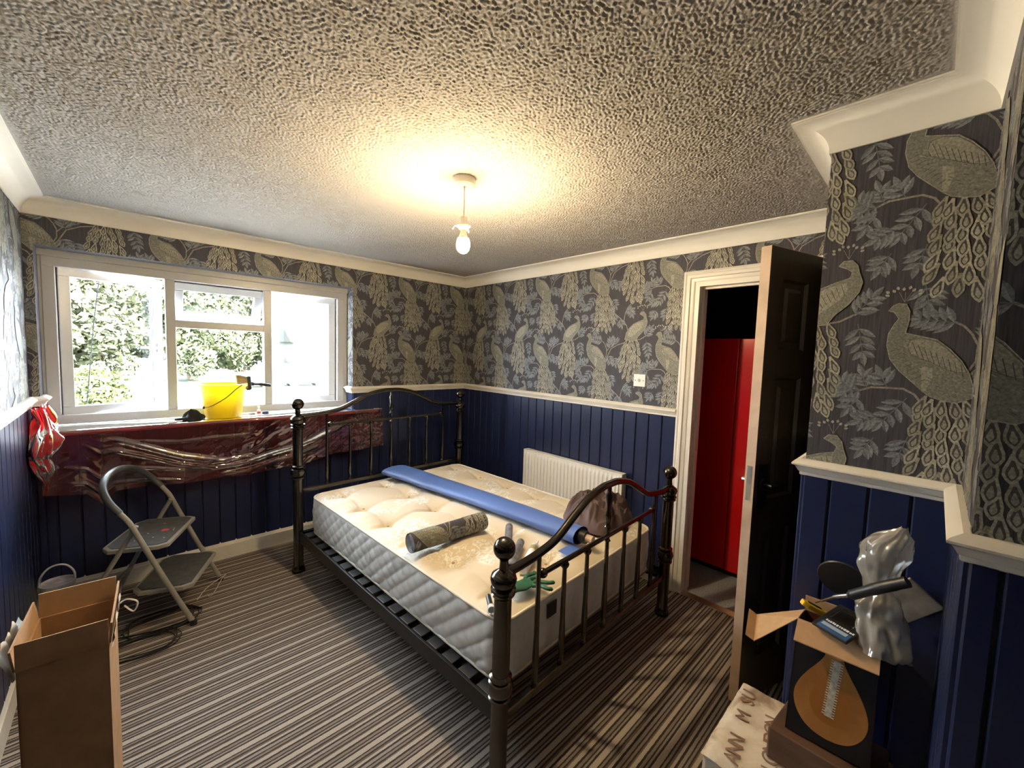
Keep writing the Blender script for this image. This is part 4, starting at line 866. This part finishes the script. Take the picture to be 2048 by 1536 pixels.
MB().tube([sp3(.45, -.9, .17), sp3(.45, .9, .17)], .010, 10).build('rear_brace', M_STG, st_, smooth=60)
for t in (-.55,): MB().bar(sp3(.10, t, .195), sp3(.43, t, .175), .02, .006).build('fold_strut', M_BLACKMETAL, st_)
def tread(s0, s1, z, name):
    hw = .93; c = .04; pts = [(s0+c, -hw), (s1-c, -hw), (s1, -hw+.2), (s1, hw-.2), (s1-c, hw), (s0+c, hw), (s0, hw-.12), (s0, -hw+.12)]
    mb = MB(); n = len(pts); vs = [sp3(s, t, z-.022) for s, t in pts]+[sp3(s, t, z) for s, t in pts]
    mb.add(vs, [tuple(range(n-1, -1, -1)), tuple(range(n, 2*n))]+[(i, (i+1) % n, n+(i+1) % n, n+i) for i in range(n)])
    o = mb.build(name, M_STG, st_, bevel=.004)
    sc_ = [(s0+(s1-s0)*.5+(s-(s0+s1)/2)*.90, t*.92) for s, t in pts]; mb = MB(); vs = [sp3(s, t, z-.004) for s, t in sc_]+[sp3(s, t, z+.0025) for s, t in sc_]
    mb.add(vs, [tuple(range(n-1, -1, -1)), tuple(range(n, 2*n))]+[(i, (i+1) % n, n+(i+1) % n, n+i) for i in range(n)]).build('tread_pad', M_STEP, o)
    return o
tp = tread(.115, .405, .458, 'step_tread'); lw = tread(.010, .285, .215, 'step_tread')
MB().lathe([(0, 0), (.019, 0), (.018, .001), (0, .001)], sp3(.20, .0, .4608), 14).build('paint_blob', mat('red_paint_blob', (.55, .06, .04), .5), tp)
for k in range(7): MB().lathe([(0, 0), (.004, 0), (.003, .0008), (0, .0008)], sp3(random.uniform(.15, .37), random.uniform(-.6, .7), .4608), 8).build('paint_speck', M_UPVC, tp)

# ------------------------------------------------------------------ cables, tub, cardboard box
rc = random.Random(5)
for k, (cx, cy, kr, lab) in enumerate(((-2.50, -.62, .0036, 'thick black cable coiled on the carpet under the lower step'), (-2.58, -.80, .0030, 'thinner dark cable trailing on the carpet behind the cardboard box'))):
    pts = []
    for i in range(22):
        a = i*1.05+k; r = .10+.07*rc.random(); pts.append((cx+r*1.25*math.cos(a), cy+r*.70*math.sin(a), .007+.010*rc.random()))
    tag(MB().tube(bez(pts, 6), kr, 6).build('power_cable', M_BLACKPL, smooth=60), lab, 'cable', 'cables on the carpet')
tag(MB().tube(bez([(-2.33, -.50, .006), (-2.27, -.41, .02), (-2.17, -.37, .05), (-2.20, -.46, .075), (-2.26, -.54, .03), (-2.28, -.47, .006)], 6), .0022, 6).build('string_loop', mat('pale_string', (.55, .48, .38), .8), smooth=60), 'pale loop of string on the carpet by the stool', 'string')
tub = empty('paint_tub', (-2.902, -.235, 0)); tag(tub, 'white plastic tub with handle in the corner behind the cardboard box', 'tub')
M_TUB = mat('white_tub_plastic', (.66, .67, .70), .4)
MB().lathe([(0, 0), (.060, 0), (.064, .01), (.066, .20), (.070, .205), (.070, .222), (.064, .222), (.062, .212), (0, .212)], n=28).build('tub_body', M_TUB, tub, smooth=40)
MB().lathe([(0, .2125), (.058, .2125), (.058, .2145), (0, .2145)], n=28).build('lid', mat('lid_print', (.50, .49, .62), .5, var=.2, vscale=40), tub)
MB().tube(bez([(-.066, .0, .205), (-.062, .01, .255), (-.035, .018, .295), (0, .02, .306), (.035, .018, .295), (.062, .01, .255), (.066, 0, .205)], 5), .0085, 8, flat=.6).build('tub_handle', M_TUB, tub, smooth=60)
bxo = empty('cardboard_box', (-2.729, -1.922, 0), -.05); tag(bxo, 'tall open brown cardboard box by the left wall', 'box')
hw, hd, bz, fz, T = .077, .122, .765, .83, .004
MB().box(-hw, hw, -hd, -hd+T, 0, bz).box(-hw, hw, hd-T, hd, 0, bz).box(-hw, -hw+T, -hd, hd, 0, bz).box(hw-T, hw, -hd, hd, 0, bz).box(-hw, hw, -hd, hd, 0, T).build('box_body', M_KRAFT, bxo)
def flap(p0, p1, out, h, name='flap', m=M_KRAFT):
    p0, p1, out = Vector(p0), Vector(p1), Vector(out); n_ = (p1-p0).normalized(); th = Vector((n_.y, -n_.x, 0))*T
    return MB().add([p0, p1, p1+out, p0+out, p0+th, p1+th, p1+out+th, p0+out+th], [(0, 1, 2, 3), (7, 6, 5, 4), (0, 4, 5, 1), (1, 5, 6, 2), (2, 6, 7, 3), (3, 7, 4, 0)]).build(name, m, bxo)
flap((-hw, -hd, bz), (hw, -hd, bz), (0, .003, .064), .08); flap((hw, hd, bz), (-hw, hd, bz), (0, .008, .064), .08)
flap((hw, -hd, bz), (hw, hd, bz), (.004, 0, .052), .06); flap((-hw, hd, bz), (-hw, -hd, bz), (-.006, 0, .050), .06)
M_TEAR = mat('torn_white_paper', (.72, .70, .66), .8)
def tear(u, v): return (hw+.005+.008*v+.004*nz(u*9, v*3), -hd+.24*u, bz-.02+.072*v*(.75+.4*nz(u*7, 2.2))+.004)
MB().grid(tear, 24, 5).build('torn_liner', M_TEAR, bxo, smooth=60)
def tear2(u, v): return (-hw-.007-.026*v+.006*nz(u*9, v*3), -hd+.01+.22*u, bz-.03+.085*v*(.75+.4*nz(u*6, 5.2)))
MB().grid(tear2, 24, 6).build('torn_liner', M_TEAR, bxo, smooth=60)
MB().tube(bez([(hw+.012, .04, bz+.02), (hw+.03, .0, bz+.045), (hw+.05, .02, bz+.02), (hw+.04, .05, bz-.02), (hw+.02, .06, bz+.0)], 5), .0022, 6).build('string_tie', M_TEAR, bxo, smooth=60)

# ------------------------------------------------------------------ fabric box, cartons and tools in the alcove
def script_fabric():
    m, N, L, p = pbsdf('printed_linen'); p.inputs['Roughness'].default_value = .8
    tc = N.new('ShaderNodeTexCoord'); n = N.new('ShaderNodeTexNoise'); n.inputs['Scale'].default_value = 9; n.inputs['Detail'].default_value = 6; n.inputs['Distortion'].default_value = .6; L.new(tc.outputs['Object'], n.inputs['Vector'])
    r = ramp(N, [(.36, (.30, .21, .13)), (.50, (.56, .47, .35)), (.62, (.66, .58, .46))]); L.new(n.outputs['Fac'], r.inputs['Fac']); L.new(r.outputs['Color'], p.inputs['Base Color']); return m
M_LIN = script_fabric(); M_SCR = mat('brown_script_print', (.24, .14, .08), .8)
OX0, OX1, OY0, OY1, OZ = -1.372, -.972, -3.455, -3.045, .360
ot = empty('fabric_storage_box', ((OX0+OX1)/2, (OY0+OY1)/2, 0)); tag(ot, 'soft cube covered in cream fabric printed with brown lettering', 'storage box')
def cush(u, v):
    x, y = u*2-1, v*2-1; e = min(1-abs(x), 1-abs(y)); return (x*.200, y*.205, OZ-.02+.020*sst(0, .12, e)+.004*nz(x*3, y*3)+.003*nz(x*8, y*8, 2))
MB().grid(cush, 30, 30).build('top_cover', M_LIN, ot, smooth=180)
MB().box(-.197, .197, -.202, .202, 0, OZ-.018).build('side_cover', M_LIN, ot, bevel=.012)
def letters(txt, x, y, z, size, rz, parent, m, name, rx=0.0, ry=0.0, ext=.0004):
    cu = bpy.data.curves.new(name, 'FONT'); cu.body = txt; cu.size = size; cu.extrude = ext; cu.align_x = 'CENTER'; cu.align_y = 'CENTER'
    tmp = bpy.data.objects.new(name, cu); COL.objects.link(tmp); bpy.context.view_layer.update()
    me = bpy.data.meshes.new_from_object(tmp.evaluated_get(bpy.context.evaluated_depsgraph_get())); bpy.data.objects.remove(tmp)
    me.materials.clear(); me.materials.append(m); o = bpy.data.objects.new(name, me); COL.objects.link(o); o.parent = parent; o.location = (x, y, z); o.rotation_euler = (rx, ry, rz); return o
for txt, x, y, an in (('ANN  M SU', -.170, .125, .13), ('LONDON', -.120, .040, .20)):
    for k, ch in enumerate(txt):
        if ch != ' ': letters(ch, x+k*.037*math.cos(an), y+k*.037*math.sin(an), OZ+.0045, .060, an, ot, M_SCR, 'printed_letter')
# lower brown carton
M_WOODC = mat('brown_printed_carton', (.105, .055, .032), .55, var=.25, vscale=5, stretch=(1, 1, 5))
lc = tag(MB().add([(x, y, z) for y in (-3.445, -3.190) for x, z in ((-1.262, OZ+.004), (-.985, OZ+.004), (-.985, .388), (-1.262, .462))], [(0, 1, 2, 3), (7, 6, 5, 4), (0, 4, 5, 1), (1, 5, 6, 2), (2, 6, 7, 3), (3, 7, 4, 0)]).build('low_carton', M_WOODC, bevel=.005), 'low dark brown carton lying on the fabric box', 'box')
# bulb carton leaning back on the wall
bc = empty('bulb_carton', (-1.212, -3.318, .4535)); tag(bc, 'open black carton printed with a large amber filament bulb', 'box')
bc.rotation_euler = (0, math.radians(15), math.radians(3))
CWD, CDP, CHT = .19, .155, .312
M_CB = mat('black_carton_print', (.012, .012, .014), .35); M_CM = mat('maroon_carton_print', (.060, .018, .014), .4)
c_ = MB(); c_.box(0, .003, -CWD/2, CWD/2, 0, CHT, 0); c_.box(CDP-.003, CDP, -CWD/2, CWD/2, 0, CHT, 1); c_.box(0, CDP, -CWD/2, -CWD/2+.003, 0, CHT, 1); c_.box(0, CDP, CWD/2-.003, CWD/2, 0, CHT, 0); c_.box(0, CDP, -CWD/2, CWD/2, 0, .003, 1)
c_.build('carton_body', [M_CB, M_CM], bc)
# printed bulb (flat print on the front face, x = 0, facing -x); +y is left in view
def plate(pts, x, m, name): return MB().add([(x, a, b) for a, b in pts], [tuple(range(len(pts)))]).build(name, m, bc)
half = [(.020, .268), (.022, .240), (.036, .212), (.058, .178), (.077, .140), (.084, .105), (.076, .070), (.055, .042), (.028, .028), (0, .024)]
half = [(p.x, p.y) for p in bez([(a, b, 0) for a, b in half], 4)]
outl = half+[(-a, b) for a, b in half[-2::-1]]
plate(outl, -.0006, mat('amber_glass_print', (.42, .20, .05), .4, col2=(.28, .12, .03), vscale=9), 'printed_bulb')
plate([(a*.55, .125+(b-.125)*.62) for a, b in outl if b < .25], -.0009, mat('amber_inner_print', (.30, .12, .025), .4), 'printed_glow')
plate([(-.020, .300), (.020, .300), (.021, .262), (-.021, .262)], -.0008, mat('pale_cap_print', (.42, .42, .44), .4, var=.3, vscale=60), 'printed_cap')
fil = MB(); 
for i in range(44):
    t = i/43; z = .085+.150*t; fil.box(-.0016, -.0012, -.016+.006*(i % 2)-.010*t+.004, .006+.006*(i % 2)-.010*t+.004, z-.0013, z+.0013)
fil.build('printed_filament', mat('pale_filament_print', (.50, .50, .44), .4, var=.3, vscale=80), bc)
def fl2(pts, name='flap'):
    return MB().add(pts+[Vector(p)+Vector((.0, .0, -.003)) for p in pts], [(0, 1, 2, 3), (7, 6, 5, 4), (0, 4, 5, 1), (1, 5, 6, 2), (2, 6, 7, 3), (3, 7, 4, 0)]).build(name, M_KRAFTIN, bc)
fl2([Vector((0, -CWD/2, CHT)), Vector((0, CWD/2, CHT)), Vector((-.045, CWD/2, CHT-.052)), Vector((-.045, -CWD/2, CHT-.052))])          # front flap folded down
BCM = Matrix.LocRotScale(bc.location, bc.rotation_euler, None); BCI = BCM.inverted()
T0, T1 = BCI @ Vector((-1.195, -3.120, .655)), BCI @ Vector((-1.035, -3.085, .655))
lf = fl2([Vector((0, CWD/2, CHT)), Vector((CDP, CWD/2, CHT)), T1, T0])                # long flap drooping out to the left
MB().add([T0, T1, BCI @ Vector((-1.040, -3.062, .668)), BCI @ Vector((-1.205, -3.098, .668))], [(0, 1, 2, 3)]).build('tuck_tab', M_KRAFTIN, lf)
fl2([Vector((CDP, CWD/2, CHT)), Vector((CDP, -CWD/2, CHT)), Vector((CDP-.02, -CWD/2, CHT+.05)), Vector((CDP-.02, CWD/2, CHT+.05))])
def tool(name, p, label, cat):
    o = empty(name, p); tag(o, label, cat); return o
# wrapped packet standing in the carton
M_BUB = clear_mat('bubble_wrap_film', (.90, .90, .88), .16, .35, dif=(.62, .61, .57), difw=.46, fres=1.4)
M_WRAPIN = mat('cream_wrapped_piece', (.50, .46, .38), .6, var=.08, vscale=12)
bw = tool('wrapped_parcel', (-1.085, -3.400, .800), 'clear plastic wrapped cream part standing in the open carton', 'parcel')
MB().tube(bez([(-.028, -.006, -.030), (-.022, -.004, .0), (-.016, -.002, .03), (-.008, .002, .065), (0, .006, .10)], 5), [.036]*6+[.034]*5+[.026]*5+[.016]*4+[.008], 16).build('wrapped_part', M_WRAPIN, bw, smooth=60)
cl = bez([(-.042, -.010, -.050), (-.022, -.004, .02), (0, .006, .09), (.010, .014, .16), (.012, -.006, .245), (.014, -.028, .290)], 8)
def bag(u, v):
    a = u*2*PI; f = v*(len(cl)-1); k = min(len(cl)-2, int(f)); c = cl[k].lerp(cl[k+1], f-k)
    R = .050*(1-.42*math.exp(-((v-.47)/.13)**2)) if v < .72 else .047*(1-sst(.72, 1.0, v)*.86)
    R *= 1+.10*math.sin(a*3+v*7)+.26*nz(math.cos(a)*1.8, math.sin(a)*1.8, v*6)+.22*nz(math.cos(a)*4, math.sin(a)*4, v*11)
    return (c.x+R*math.cos(a)*.85, c.y+R*math.sin(a)*1.05, c.z+.010*nz(math.cos(a)*4, v*8, 2))
MB().grid(bag, 60, 60, wrapu=True).build('bubble_wrap', M_BUB, bw, smooth=100)
scp = tool('steel_scraper', (-1.120, -3.262, .838), 'black handled steel scraper lying across the open carton', 'scraper')
MB().tube(bez([(.045, .012, -.045), (.02, -.012, -.015), (-.004, -.040, .018), (-.018, -.070, .042)], 5), [.003]*4+[.006]*6+[.010]*6, 10, flat=.6).build('steel_neck', M_CHROME, scp, smooth=60)
MB().tube(bez([(-.018, -.070, .042), (-.021, -.084, .054), (-.030, -.130, .096), (-.038, -.184, .140)], 5), [.009]*3+[.0135]*6+[.015]*4+[.014]*3, 12).build('grip', M_BLACKPL, scp, smooth=60)
kn = tool('utility_knife', (-1.082, -3.246, .778), 'yellow plastic utility knife at the carton edge', 'knife')
Mk = Matrix.Rotation(math.radians(35), 4, 'Z') @ Matrix.Rotation(math.radians(25), 4, 'X')
MB().prism([(-.012, -.045), (.012, -.045), (.014, .020), (.008, .036), (-.008, .036), (-.013, .02)], -.008, .008, Mk).build('knife_body', mat('yellow_tool_plastic', (.72, .46, .02), .4), kn, bevel=.003)
MB().prism([(-.003, -.02), (.003, -.02), (.003, .02), (-.003, .02)], .008, .011, Mk).build('slider', M_BLACKPL, kn)
# blade pack lying on the front edge of the carton, its lettering upside down to the camera
bp = tool('blade_pack', (-1.152, -3.2545, .766), 'black and blue printed blade pack on the carton front', 'packet')
ex = Vector((-.033, -.084, -.002)).normalized(); ey = Vector((.130, -.040, .030)); ey = (ey-ex*ey.dot(ex)).normalized(); ez = ex.cross(ey)
bp.rotation_euler = Matrix((ex, ey, ez)).transposed().to_euler()
MB().box(0, .092, 0, .135, -.006, .002).build('pack_card', M_BLACKPL, bp, bevel=.003)
MB().box(.012, .088, .004, .034, .002, .0026).build('blue_band', mat('blue_pack_print', (.03, .09, .24), .4), bp)
MB().box(.016, .080, .018, .031, .0026, .0032).build('blade_print', mat('steel_print', (.35, .42, .50), .3), bp)
lt = MB(); rl = random.Random(8); xx = .016
while xx < .084:
    wd_ = rl.uniform(.003, .006); lt.box(xx, xx+wd_, .038+rl.uniform(0, .002), .047-rl.uniform(0, .002), .002, .0028); xx += wd_+rl.uniform(.0012, .0025)
lt.build('pack_lettering', M_UPVC, bp)
MB().box(.018, .074, .055, .115, .002, .010).build('blister', clear_mat('blister_plastic', (.9, .9, .92), .05, .3), bp, bevel=.003)
tr_ = tool('worn_float', (-.998, -3.448, .862), 'worn cream plastering float with black handle leaning behind the parcel', 'float')
Mf = Matrix.Rotation(math.radians(-48), 4, 'X') @ Matrix.Rotation(math.radians(78), 4, 'Y')
MB().box(-.050, .050, -.055, .055, -.004, .004).xf(Mf).build('blade', mat('worn_cream_plastic', (.46, .40, .32), .6, var=.3, vscale=18), tr_, bevel=.002)
MB().tube([Mf @ Vector(p) for p in ((.0, -.045, .004), (.0, -.04, .026), (.0, .03, .028), (.0, .04, .004))], .008, 10).build('handle', M_BLACKPL, tr_, smooth=60)
dg = tool('black_disc', (-.996, -3.300, .792), 'dark round disc standing behind the wrapped parcel', 'disc')
MB().lathe([(0, -.004), (.062, -.004), (.064, 0), (.062, .004), (0, .004)], (0, 0, .07), 30, M=Matrix.Rotation(math.radians(72), 4, 'Y')).build('disc_plate', M_BLACKPL, dg, smooth=40)
